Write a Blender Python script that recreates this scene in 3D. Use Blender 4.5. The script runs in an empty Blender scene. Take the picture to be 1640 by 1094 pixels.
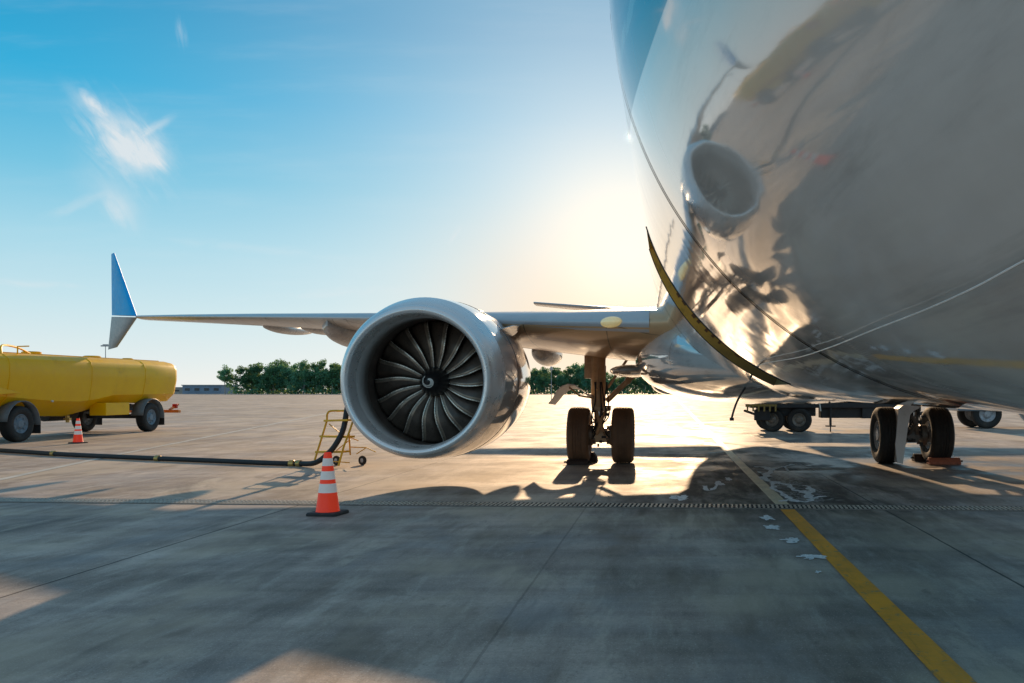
import bpy, math, random
import numpy as np
from mathutils import Vector, Matrix, noise
R = math.radians
random.seed(7)
sc = bpy.context.scene
COL = sc.collection
F = 1400.0; VX, VY, CH = 1072.0, 625.0, 1.35      # focal length and principal point in photo pixels, camera height
CX, CZ, CR = 1.62, 3.13, 1.88                     # fuselage axis and radius

# ------------------------------------------------------------------ mesh helpers
class MB:
    def __init__(s): s.v = []; s.f = []; s.mi = []; s.cur = 0
    def add(s, vs, fs):
        o = len(s.v); s.v += [tuple(v) for v in vs]
        s.f += [tuple(i + o for i in f) for f in fs]; s.mi += [s.cur] * len(fs)
    def box(s, c, d, rot=None):
        vs = []
        for x in (-.5, .5):
            for y in (-.5, .5):
                for z in (-.5, .5):
                    p = Vector((x * d[0], y * d[1], z * d[2]))
                    if rot is not None: p = rot @ p
                    vs.append(p + Vector(c))
        s.add(vs, [(0, 1, 3, 2), (4, 6, 7, 5), (0, 4, 5, 1), (2, 3, 7, 6), (0, 2, 6, 4), (1, 5, 7, 3)])
    def bar(s, a, b, w, h):
        a = Vector(a); b = Vector(b); q = (b - a).to_track_quat('Y', 'Z').to_matrix()
        s.box((a + b) / 2, (w, (b - a).length, h), q)
    def tube(s, pts, r, n=10, cap=True):
        pts = [Vector(p) for p in pts]; k = len(pts); rings = []
        up = None
        for i, p in enumerate(pts):
            t = (pts[min(i + 1, k - 1)] - pts[max(i - 1, 0)]).normalized()
            if up is None:
                up = Vector((0, 0, 1)) if abs(t.z) < .9 else Vector((0, 1, 0))
            u = t.cross(up).normalized(); w = u.cross(t).normalized(); up = w
            rr = r[i] if isinstance(r, (list, tuple)) else r
            rings.append([p + (u * math.cos(a) + w * math.sin(a)) * rr for a in [2 * math.pi * j / n for j in range(n)]])
        s.loft(rings, closed=True, cap=cap)
    def loft(s, rings, closed=True, cap=True):
        n = len(rings[0]); vs = [p for r in rings for p in r]; fs = []
        for i in range(len(rings) - 1):
            for j in range(n if closed else n - 1):
                a = i * n + j; b = i * n + (j + 1) % n
                fs.append((a, b, b + n, a + n))
        if cap:
            fs.append(tuple(range(n))[::-1]); fs.append(tuple(range((len(rings) - 1) * n, len(rings) * n)))
        s.add(vs, fs)
    def lathe(s, prof, c=(0, 0, 0), axis='Y', n=48, close=False):
        c = Vector(c); rings = []
        for (t, r) in prof:
            ring = []
            for j in range(n):
                a = 2 * math.pi * j / n; ca, sa = math.cos(a) * r, math.sin(a) * r
                p = {'Y': Vector((ca, t, sa)), 'X': Vector((t, ca, sa)), 'Z': Vector((ca, sa, t))}[axis]
                ring.append(c + p)
            rings.append(ring)
        if close: rings.append(rings[0])
        s.loft(rings, True, cap=False)
    def ellipsoid(s, c, r, n=24, m=14):
        c = Vector(c); rings = []
        for i in range(m + 1):
            ph = math.pi * i / m; t = -math.cos(ph); q = max(math.sin(ph), .002)
            rings.append([c + Vector((r[0] * q * math.cos(2 * math.pi * j / n), r[1] * t, r[2] * q * math.sin(2 * math.pi * j / n))) for j in range(n)])
        s.loft(rings)
    def prism(s, poly, axis, a, b):
        def P(p, t): return {'X': (t, p[0], p[1]), 'Y': (p[0], t, p[1]), 'Z': (p[0], p[1], t)}[axis]
        s.loft([[Vector(P(p, a)) for p in poly], [Vector(P(p, b)) for p in poly]])
    def build(s, name, mats, parent=None, smooth=40, bevel=0, loc=None):
        me = bpy.data.meshes.new(name); me.from_pydata(s.v, [], s.f)
        if not isinstance(mats, (list, tuple)): mats = [mats]
        for m in mats: me.materials.append(m)
        for p, i in zip(me.polygons, s.mi): p.material_index = i
        import bmesh
        bm = bmesh.new(); bm.from_mesh(me); bmesh.ops.recalc_face_normals(bm, faces=bm.faces); bm.to_mesh(me); bm.free()
        if smooth:
            for p in me.polygons: p.use_smooth = True
            me.set_sharp_from_angle(angle=R(smooth))
        o = bpy.data.objects.new(name, me); COL.objects.link(o)
        if parent is not None: o.parent = parent
        if loc is not None: o.location = loc
        if bevel:
            b = o.modifiers.new('bevel', 'BEVEL'); b.width = bevel; b.segments = 2; b.limit_method = 'ANGLE'; b.harden_normals = True
        return o

def empty(name, loc, label, cat, group=None, rz=0):
    o = bpy.data.objects.new(name, None); COL.objects.link(o); o.location = loc; o.rotation_euler.z = rz
    o.empty_display_size = .2
    return tag(o, label, cat, group)
def tag(o, label, cat, group=None, kind=None):
    if label: o['label'] = label
    if cat: o['category'] = cat
    if group: o['group'] = group
    if kind: o['kind'] = kind
    return o
def struct(o): o['kind'] = 'structure'; return o
def copy_tree(o, parent=None):
    c = o.copy(); COL.objects.link(c)
    if parent is not None: c.parent = parent
    for ch in [x for x in bpy.data.objects if x.parent == o]: copy_tree(ch, c)
    return c
def smoothpts(pts, n=8):
    pts = [Vector(p) for p in pts]; out = []
    for i in range(len(pts) - 1):
        p0 = pts[max(i - 1, 0)]; p1 = pts[i]; p2 = pts[i + 1]; p3 = pts[min(i + 2, len(pts) - 1)]
        for k in range(n):
            t = k / n
            out.append(.5 * ((2 * p1) + (p2 - p0) * t + (2 * p0 - 5 * p1 + 4 * p2 - p3) * t * t + (3 * p1 - p0 - 3 * p2 + p3) * t ** 3))
    out.append(pts[-1]); return out
def at(px, py, y): return Vector(((px - VX) * y / F, y, CH + (VY - py) * y / F))
def ground(px, py, z=0.0):
    y = (CH - z) * F / (py - VY); return Vector(((px - VX) * y / F, y, z))
def skin_r(aa, y):                                 # fuselage radius: constant aft of 3.7 m, easing into the nose ahead of it
    u = min(max(3.7 - y, 0), 2.8); w = (aa - 212) / 30.0
    if w < -.9: w = -.9 - .35 * math.tanh((-.9 - w) / .5)
    if w > 1.5: w = 1.5 + .2 * math.tanh((w - 1.5) / .5)
    return CR - .0539 * u * u + .0266 * u * w - .0049 * u * w * w + .0383 * u * u * w
def hit(px, py, rad=CR):                           # where a sight line meets the fuselage skin
    dx, dz = (px - VX) / F, (VY - py) / F; y = .3
    for k in range(6000):
        X, Z = dx * y - CX, CH + dz * y - CZ
        g_ = math.hypot(X, Z) - skin_r(math.degrees(math.atan2(Z, X)) % 360, y) - (rad - CR)
        if g_ < .0005: break
        y += max(g_ * .8, .001)
        if y > 12: break
    return Vector((dx * y, y, CH + dz * y))

# ------------------------------------------------------------------ node helpers
class NT:
    def __init__(s, nt): s.nt = nt; s.n = nt.nodes; s.l = nt.links
    def new(s, t, **kw):
        n = s.n.new(t)
        for k, v in kw.items(): setattr(n, k, v)
        return n
    def put(s, sock, v):
        if v is None: return
        if isinstance(v, bpy.types.NodeSocket): s.l.new(v, sock)
        elif isinstance(v, (tuple, list)) and sock.type == 'RGBA' and len(v) == 3: sock.default_value = (*v, 1)
        else: sock.default_value = v
    def m(s, op, a, b=None, c=None, clamp=False):
        n = s.new('ShaderNodeMath', operation=op, use_clamp=clamp)
        s.put(n.inputs[0], a); s.put(n.inputs[1], b); s.put(n.inputs[2], c); return n.outputs[0]
    def vm(s, op, a, b=None):
        n = s.new('ShaderNodeVectorMath', operation=op); s.put(n.inputs[0], a); s.put(n.inputs[1], b)
        return n.outputs['Value'] if op in ('DOT_PRODUCT', 'LENGTH') else n.outputs[0]
    def ss(s, v, a, b, lo=0.0, hi=1.0):
        n = s.new('ShaderNodeMapRange', interpolation_type='SMOOTHSTEP')
        for k, x in enumerate((v, a, b, lo, hi)): s.put(n.inputs[k], x)
        return n.outputs[0]
    def mix(s, f, a, b, blend='MIX'):
        n = s.new('ShaderNodeMix', data_type='RGBA', blend_type=blend)
        s.put(n.inputs[0], f); s.put(n.inputs[6], a); s.put(n.inputs[7], b); return n.outputs[2]
    def noise(s, vec, scale, detail=4, rough=.55, dist=0.0, out=0):
        n = s.new('ShaderNodeTexNoise'); s.put(n.inputs['Vector'], vec); s.put(n.inputs['Scale'], scale)
        s.put(n.inputs['Detail'], detail); s.put(n.inputs['Roughness'], rough); s.put(n.inputs['Distortion'], dist)
        return n.outputs[out]
    def mapv(s, vec, scale=(1, 1, 1), loc=(0, 0, 0), rot=(0, 0, 0)):
        n = s.new('ShaderNodeMapping'); s.put(n.inputs[0], vec); n.inputs['Location'].default_value = loc
        n.inputs['Rotation'].default_value = rot; n.inputs['Scale'].default_value = scale; return n.outputs[0]
    def ramp(s, v, stops, interp='LINEAR'):
        n = s.new('ShaderNodeValToRGB'); s.put(n.inputs[0], v); e = n.color_ramp.elements; n.color_ramp.interpolation = interp
        while len(e) < len(stops): e.new(.5)
        for k, (p, c) in enumerate(stops): e[k].position = p; e[k].color = (*c, 1)
        return n.outputs[0]
    def sep(s, v): n = s.new('ShaderNodeSeparateXYZ'); s.put(n.inputs[0], v); return n.outputs
    def bump(s, h, strength=.3, dist=.01, nrm=None):
        n = s.new('ShaderNodeBump'); s.put(n.inputs['Height'], h); n.inputs['Strength'].default_value = strength
        n.inputs['Distance'].default_value = dist
        if nrm is not None: s.put(n.inputs['Normal'], nrm)
        return n.outputs[0]

def material(name):
    m = bpy.data.materials.new(name); m.use_nodes = True; t = NT(m.node_tree)
    b = m.node_tree.nodes['Principled BSDF']; return m, t, b
def pmat(name, col, rough=.5, metal=0.0, var=.18, scale=6.0, coat=0.0, dirt=None, bump=.0, emis=None, spec=None):
    m, t, b = material(name)
    co = t.new('ShaderNodeTexCoord').outputs['Object']
    n1 = t.noise(co, scale, 6, .6); n2 = t.noise(co, scale * 7, 3, .6)
    f = t.m('ADD', t.m('MULTIPLY', n1, .7), t.m('MULTIPLY', n2, .3))
    dk = tuple(c * (1 - var) for c in col); lt = tuple(min(1, c * (1 + var)) for c in col)
    c = t.mix(t.ss(f, .3, .7), dk, lt)
    if dirt: c = t.mix(t.ss(t.noise(co, scale * .6, 8, .7), .52, .75, 0, .75), c, dirt)
    t.put(b.inputs['Base Color'], c); b.inputs['Metallic'].default_value = metal
    t.put(b.inputs['Roughness'], t.ss(n2, .25, .75, max(rough - .08, .02), min(rough + .1, 1)))
    b.inputs['Coat Weight'].default_value = coat; b.inputs['Coat Roughness'].default_value = .05
    if spec is not None: b.inputs['Specular IOR Level'].default_value = spec
    if bump: t.put(b.inputs['Normal'], t.bump(n2, bump, .01))
    if emis: b.inputs['Emission Color'].default_value = (*emis[0], 1); b.inputs['Emission Strength'].default_value = emis[1]
    return m

M = {}
M['rubber'] = pmat('tyre rubber', (.022, .021, .02), .75, dirt=(.07, .055, .04), bump=.3, scale=4)
M['rim'] = pmat('wheel rim', (.42, .43, .45), .4, .3, dirt=(.12, .1, .08), scale=8)
M['rimgrey'] = pmat('painted rim', (.17, .23, .28), .5, dirt=(.12, .1, .08), scale=8)
M['dark'] = pmat('dark steel', (.03, .03, .032), .55, .3, dirt=(.08, .06, .05))
M['gear'] = pmat('gear paint', (.60, .41, .24), .35, .1, dirt=(.18, .14, .1), scale=5)  # warm base: orange sun flare put into the paint colour
M['gear_white'] = pmat('gear door paint', (.72, .72, .72), .35, dirt=(.4, .38, .34), scale=4, var=.06)
M['chrome'] = pmat('oleo chrome', (.75, .75, .75), .12, 1.0, var=.05)
M['brake'] = pmat('brake metal', (.22, .19, .16), .5, .5, dirt=(.08, .06, .05), scale=14)
M['yellow'] = pmat('tanker yellow', (1.0, .52, .0), .40, 0, var=.07, scale=1.3, dirt=(.62, .28, .005), spec=.3)
M['orange'] = pmat('orange paint', (.75, .22, .03), .4)
M['red'] = pmat('lamp red', (.55, .03, .02), .3)
M['ladder'] = pmat('ladder yellow', (.78, .42, .02), .45, dirt=(.35, .2, .05), scale=9)
M['hose'] = pmat('hose rubber', (.018, .018, .02), .6, bump=.3, scale=20)
M['brass'] = pmat('brass coupling', (.55, .36, .12), .35, .8)
M['fan'] = pmat('fan blade metal', (.13, .10, .08), .34, .4, var=.25, scale=5, dirt=(.10, .08, .06))
M['fan_mid'] = pmat('blade edge band', (.33, .26, .20), .36, .5, var=.35, scale=9, dirt=(.22, .17, .13))
M['fan_edge'] = pmat('blade leading edge', (.96, .86, .74), .28, .6, var=.1)
M['spinner'] = pmat('spinner black', (.018, .017, .018), .35, var=.3)
M['white'] = pmat('white paint', (.78, .76, .70), .5, var=.06)
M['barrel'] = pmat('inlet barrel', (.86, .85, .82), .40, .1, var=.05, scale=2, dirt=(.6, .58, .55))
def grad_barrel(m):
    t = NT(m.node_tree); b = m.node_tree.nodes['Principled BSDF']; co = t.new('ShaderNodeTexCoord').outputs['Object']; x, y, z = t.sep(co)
    src = b.inputs['Base Color'].links[0].from_socket; t.put(b.inputs['Base Color'], t.mix(t.ss(y, 11.30, 11.72), src, (.20, .17, .15)))  # deeper part darkened: recess shade put into the colour
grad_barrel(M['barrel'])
M['case'] = pmat('fan case', (.16, .12, .10), .42, .3, var=.2, scale=6)
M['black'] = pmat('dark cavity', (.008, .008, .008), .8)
M['lip'] = pmat('satin lip', (.88, .88, .87), .30, .55, var=.03, scale=1)
M['wing'] = pmat('wing grey', (.42, .42, .42), .28, .1, var=.08, scale=1.2, coat=.5, dirt=(.3, .27, .24))
M['slat'] = pmat('slat paint', (.60, .59, .60), .36, .25, var=.06, scale=2)
M['blue'] = pmat('winglet blue', (.004, .40, .92), .45, var=.12, scale=1.5, spec=.25)
M['winglet_grey'] = pmat('winglet grey', (.17, .23, .28), .35, var=.1, scale=2)
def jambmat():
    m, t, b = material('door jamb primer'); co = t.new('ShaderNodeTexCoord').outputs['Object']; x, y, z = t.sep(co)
    c = t.mix(t.ss(z, 1.35, 2.1), (.16, .115, .04), (.95, .50, .07)); c = t.mix(t.ss(t.noise(co, 9, 6, .7), .45, .7, 0, .5), c, (.12, .08, .03))  # height gradient paints orange light above and shade below onto the primer
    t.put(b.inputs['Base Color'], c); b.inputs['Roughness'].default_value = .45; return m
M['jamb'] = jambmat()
M['glass'] = pmat('lamp glass', (.75, .68, .45), .15, .2, emis=((1, .72, .25), .25))
M['chock'] = pmat('chock rubber', (.05, .03, .025), .7)
M['chock_red'] = pmat('chock red', (.42, .12, .06), .6, dirt=(.1, .05, .04), scale=10)
M['placard_red'] = pmat('placard red', (.22, .09, .03), .5)
M['blueglass'] = pmat('cab glass', (.03, .05, .06), .08, var=.1)
M['bldg'] = pmat('shed cladding', (.20, .27, .36), .6, scale=.4)
M['bldg2'] = pmat('low building', (.42, .38, .33), .7, scale=.4)
M['roof'] = pmat('shed roof', (.3, .33, .36), .6, scale=.4)
M['mudguard'] = pmat('mudguard', (.14, .16, .17), .5, scale=6)
M['post'] = pmat('galvanised post', (.4, .41, .42), .5, .3)
M['wire'] = pmat('pale cable', (.75, .73, .7), .4)

# glossy airframe paint; livery attribute > 0 is blue
def airframe(name, livery=False, seams=()):
    m, t, b = material(name)
    co = t.new('ShaderNodeTexCoord').outputs['Object']; x, y, z = t.sep(co)
    base = t.mix(t.ss(t.noise(co, 1.4, 5, .6), .3, .7), (.56, .55, .53), (.64, .63, .61))
    if livery:
        a = t.new('ShaderNodeAttribute', attribute_name='livery').outputs['Fac']
        a2 = t.new('ShaderNodeAttribute', attribute_name='livery_light').outputs['Fac']
        base = t.mix(t.ss(a, -.004, .004), base, (.0, .30, .48))
        base = t.mix(t.ss(a2, -.004, .004), base, (.12, .48, .64))
        z0 = t.ss(z, 3.0, 3.2)
        base = t.mix(t.m('MULTIPLY', z0, t.ss(a, .0, -.1)), base, (.6, .6, .6))
    # fine grime and stone chips
    chips = t.ss(t.noise(co, 34, 2, .5), .70, .74)
    base = t.mix(t.m('MULTIPLY', chips, t.ss(t.noise(co, 3, 2), .5, .7, 0, .5)), base, (.5, .48, .44))
    runs = t.ss(t.noise(t.mapv(co, (6, .35, 6)), 1.0, 6, .65), .52, .75, 0, .35)
    base = t.mix(runs, base, (.13, .12, .11))
    seam = None
    for ys, w in seams:
        d = t.m('ABSOLUTE', t.m('SUBTRACT', y, ys)); k = t.ss(d, w, w * .5)
        seam = k if seam is None else t.m('MAXIMUM', seam, k)
    ang_ = t.m('ARCTAN2', t.m('SUBTRACT', z, CZ), t.m('SUBTRACT', x, CX))
    if livery:
        pass
    # rivet rows beside the joints
    rv = None
    for ys, w_ in seams:
        fr_ = t.m('ABSOLUTE', t.m('SUBTRACT', t.m('FRACT', t.m('MULTIPLY', ang_, 46)), .5)); d1 = t.m('DIVIDE', fr_, 46 / 1.88)
        for off in (-.045, .045):
            d2 = t.m('ABSOLUTE', t.m('SUBTRACT', y, ys + off)); k_ = t.ss(t.m('SQRT', t.m('ADD', t.m('MULTIPLY', d1, d1), t.m('MULTIPLY', d2, d2))), .006, .003, 0, .5)
            rv = k_ if rv is None else t.m('MAXIMUM', rv, k_)
    if rv is not None: base = t.mix(rv, base, (.16, .15, .14))
    if seam is not None: base = t.mix(seam, base, (.02, .015, .012))
    t.put(b.inputs['Base Color'], base)
    b.inputs['Metallic'].default_value = .0
    t.put(b.inputs['Roughness'], t.ss(t.noise(co, 5, 6, .65), .35, .75, .05, .13))
    b.inputs['IOR'].default_value = 1.5
    if livery: t.put(b.inputs['Coat Weight'], t.m('MULTIPLY', t.ss(a, -.004, .004, 1.0, .22), t.m('SUBTRACT', 1.0, seam))); t.put(b.inputs['Specular IOR Level'], t.ss(a, -.004, .004, .5, .3))
    else: b.inputs['Coat Weight'].default_value = 1.0
    b.inputs['Coat Roughness'].default_value = .045; b.inputs['Coat IOR'].default_value = 1.48
    h = t.noise(t.mapv(co, (1, .7, 1)), 1.6, 2, .5, .6)
    n1 = t.bump(h, .35, .010)
    n2 = t.bump(t.noise(co, 6, 2, .5), .2, .0010, n1)
    t.put(b.inputs['Normal'], n2); t.put(b.inputs['Coat Normal'], n2)
    return m
M['fuselage'] = airframe('fuselage paint', True, [(3.82, .026), (1.0, .004), (9.6, .006), (12.3, .006), (15.5, .006), (19, .006)])
M['fairing'] = airframe('fairing paint', False, [(10.6, .006), (12.6, .006)])
M['cowl'] = airframe('cowl paint', False, [])

# ------------------------------------------------------------------ camera
cam = bpy.data.cameras.new('camera'); co = bpy.data.objects.new('camera', cam); COL.objects.link(co)
co.location = (0, 0, CH); co.rotation_euler = (R(90), 0, 0)
cam.sensor_width = 36; cam.lens = 36 * F / 1640; cam.shift_x = -(VX - 820) / 1640; cam.shift_y = (VY - 547) / 1640
cam.clip_start = .05; cam.clip_end = 9000
sc.camera = co

# ------------------------------------------------------------------ light and sky
SE, SA = R(16), R(-2.6)
sdir = Vector((math.sin(SA) * math.cos(SE), math.cos(SA) * math.cos(SE), math.sin(SE)))
sl = bpy.data.lights.new('sun', 'SUN'); sl.energy = 5.0; sl.angle = R(.6); sl.color = (1.0, .68, .40)
so = bpy.data.objects.new('sun', sl); COL.objects.link(so); so.rotation_euler = sdir.to_track_quat('Z', 'Y').to_euler(); so.location = (0, 30, 30)

w = bpy.data.worlds.new('World'); sc.world = w; w.use_nodes = True; t = NT(w.node_tree)
bg = w.node_tree.nodes['Background']
gen = t.vm('NORMALIZE', t.new('ShaderNodeTexCoord').outputs['Generated']); dx, dy, dz = t.sep(gen)
sky = t.new('ShaderNodeTexSky', sky_type='NISHITA'); sky.sun_disc = False; sky.sun_elevation = SE; sky.sun_rotation = SA
sky.air_density = 1.0; sky.dust_density = .6; sky.ozone_density = 2.0
nish = t.vm('SCALE', sky.outputs[0]); nish.node.inputs['Scale'].default_value = .06
el = t.m('MAXIMUM', dz, 0.0)
grad = t.ramp(el, [(0, (.88, .90, .87)), (.03, (.76, .86, .88)), (.08, (.59, .80, .87)), (.145, (.38, .70, .84)), (.21, (.16, .56, .78)),
                   (.29, (.01, .42, .72)), (.37, (.0, .32, .60)), (.58, (.10, .29, .47)), (1, (.22, .31, .40))])
# aureole of the low sun in hazy air
gd = Vector((-.05, 1, .155)).normalized()
ang = t.m('ARCCOSINE', t.m('MINIMUM', t.vm('DOT_PRODUCT', gen, tuple(gd)), .99999))
wide = t.m('EXPONENT', t.m('MULTIPLY', t.m('POWER', t.m('DIVIDE', ang, .25), 1.5), -1.0))
skyc = t.mix(t.m('MULTIPLY', wide, .90), grad, (.98, .97, .93))
nearg = t.m('EXPONENT', t.m('MULTIPLY', t.m('POWER', t.m('DIVIDE', ang, .090), 2.0), -1.0))
low = t.ss(el, .0, .16, 1, .25)
gd2 = Vector((-.085, 1, .125)).normalized(); ang2 = t.m('ARCCOSINE', t.m('MINIMUM', t.vm('DOT_PRODUCT', gen, tuple(gd2)), .99999))
halo = t.m('EXPONENT', t.m('MULTIPLY', t.m('POWER', t.m('DIVIDE', ang2, .15), 2.0), -1.0))
skyc = t.mix(t.m('MULTIPLY', t.m('MULTIPLY', halo, t.ss(el, .26, .03)), .85), skyc, (1.0, .70, .44))
skyc = t.mix(t.m('MULTIPLY', nearg, .9), skyc, t.mix(low, (1.2, 1.12, 1.0), (1.25, 1.02, .66)))
# cirrus wisps, in plane coordinates of the western sky
dyc = t.m('MAXIMUM', dy, .05); u = t.m('DIVIDE', dx, dyc); v = t.m('DIVIDE', dz, dyc)
cv = t.new('ShaderNodeCombineXYZ'); t.put(cv.inputs[0], u); t.put(cv.inputs[1], v); uv = cv.outputs[0]
def wisp(cx, cy, rx, ry, rot, amp, sc_=1.0, lo=.42, hi=.72):
    cu, cvv = (cx - VX) / F, (VY - cy) / F
    c_ = t.vm('SUBTRACT', uv, (cu, cvv, 0))
    p = t.mapv(c_, (F / rx, F / ry, 1), (0, 0, 0), (0, 0, 0)) if rot == 0 else t.mapv(t.mapv(c_, (1, 1, 1), (0, 0, 0), (0, 0, -rot)), (F / rx, F / ry, 1))
    wv = t.noise(c_, 14, 3, .6, 0, 1)
    p2 = t.vm('ADD', p, t.vm('SCALE', t.vm('SUBTRACT', wv, (.5, .5, .5)))); p2.node.inputs[1]
    rr = t.vm('LENGTH', p2)
    blob = t.ss(rr, 1.0, .1)
    tex = t.noise(t.mapv(t.mapv(c_, (1, 1, 1), (cx * .01, 0, 0), (0, 0, -rot)), (14 * sc_, 60 * sc_, 1)), 1.0, 7, .62, 1.2)
    vv = t.m('SUBTRACT', tex, t.m('MULTIPLY', t.m('POWER', rr, 1.3), .34))
    return t.m('MULTIPLY', t.m('MULTIPLY', blob, t.ss(vv, lo - .22, hi - .12)), amp)
cl = wisp(203, 235, 150, 85, R(-50), .55, 1.0, .40, .78)
def puff(cx, cy, rx, ry, rot, amp):
    c_ = t.vm('SUBTRACT', uv, ((cx - VX) / F, (VY - cy) / F, 0)); wv = t.noise(c_, 9, 5, .62, 0, 1)
    p_ = t.mapv(t.mapv(c_, (1, 1, 1), (0, 0, 0), (0, 0, -rot)), (F / rx, F / ry, 1))
    q_ = t.vm('SCALE', t.vm('SUBTRACT', wv, (.5, .5, .5))); q_.node.inputs['Scale'].default_value = 1.6
    return t.m('MULTIPLY', t.m('POWER', t.ss(t.vm('LENGTH', t.vm('ADD', p_, q_)), 1.15, .0), 1.4), amp)
for a in [(212, 228, 105, 52, R(-52), .62), (228, 258, 55, 42, R(-30), .38), (150, 172, 80, 22, R(-42), .30), (200, 330, 75, 34, R(-62), .28), (175, 300, 120, 60, R(-60), .14)]: cl = t.m('ADD', cl, puff(*a))
for a in [(190, 345, 70, 30, R(-60), .4), (150, 165, 75, 16, R(-48), .5), (246, 205, 55, 16, R(28), .38), (292, 55, 60, 14, R(-80), .25),
          (255, 260, 40, 16, R(-50), .5), (725, 378, 30, 9, R(50), .35), (60, 455, 110, 12, R(-4), .3), (120, 330, 90, 20, R(20), .2), (520, 470, 260, 16, R(3), .2), (430, 400, 300, 14, R(-6), .14)]:
    cl = t.m('ADD', cl, wisp(*a))
cl = t.m('MULTIPLY', t.m('MINIMUM', cl, .9), t.ss(dy, .06, .2))
skyc = t.mix(cl, skyc, (.80, .84, .86))
soft = t.ss(t.noise(t.mapv(uv, (2.0, 14, 1), (3, 1, 0), (0, 0, .12)), 1.6, 5, .6), .45, .8, 0, .10)
skyc = t.mix(t.m('MULTIPLY', soft, t.ss(dy, .06, .3)), skyc, (.8, .85, .87))
# sky away from the sun: brightened, greyed fill for the shadows, partly scattering model
skyc = t.mix(t.ss(dy, .10, -.30), skyc, t.mix(.25, t.mix(.35, t.vm('SCALE', grad), (.60, .60, .60)), nish))
skyc = t.mix(.06, skyc, nish)
below = t.mix(t.ss(dz, -.002, -.02), skyc, (.12, .11, .10))
t.put(bg.inputs['Color'], below); bg.inputs['Strength'].default_value = 1.0
w.cycles.sampling_method = 'MANUAL'; w.cycles.sample_map_resolution = 1024
for n in w.node_tree.nodes:
    if n.type == 'VECT_MATH' and n.operation == 'SCALE':
        src = n.inputs[0].links[0].from_node.type if n.inputs[0].is_linked else ''
        if src == 'VALTORGB': n.inputs['Scale'].default_value = 1.4

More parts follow.
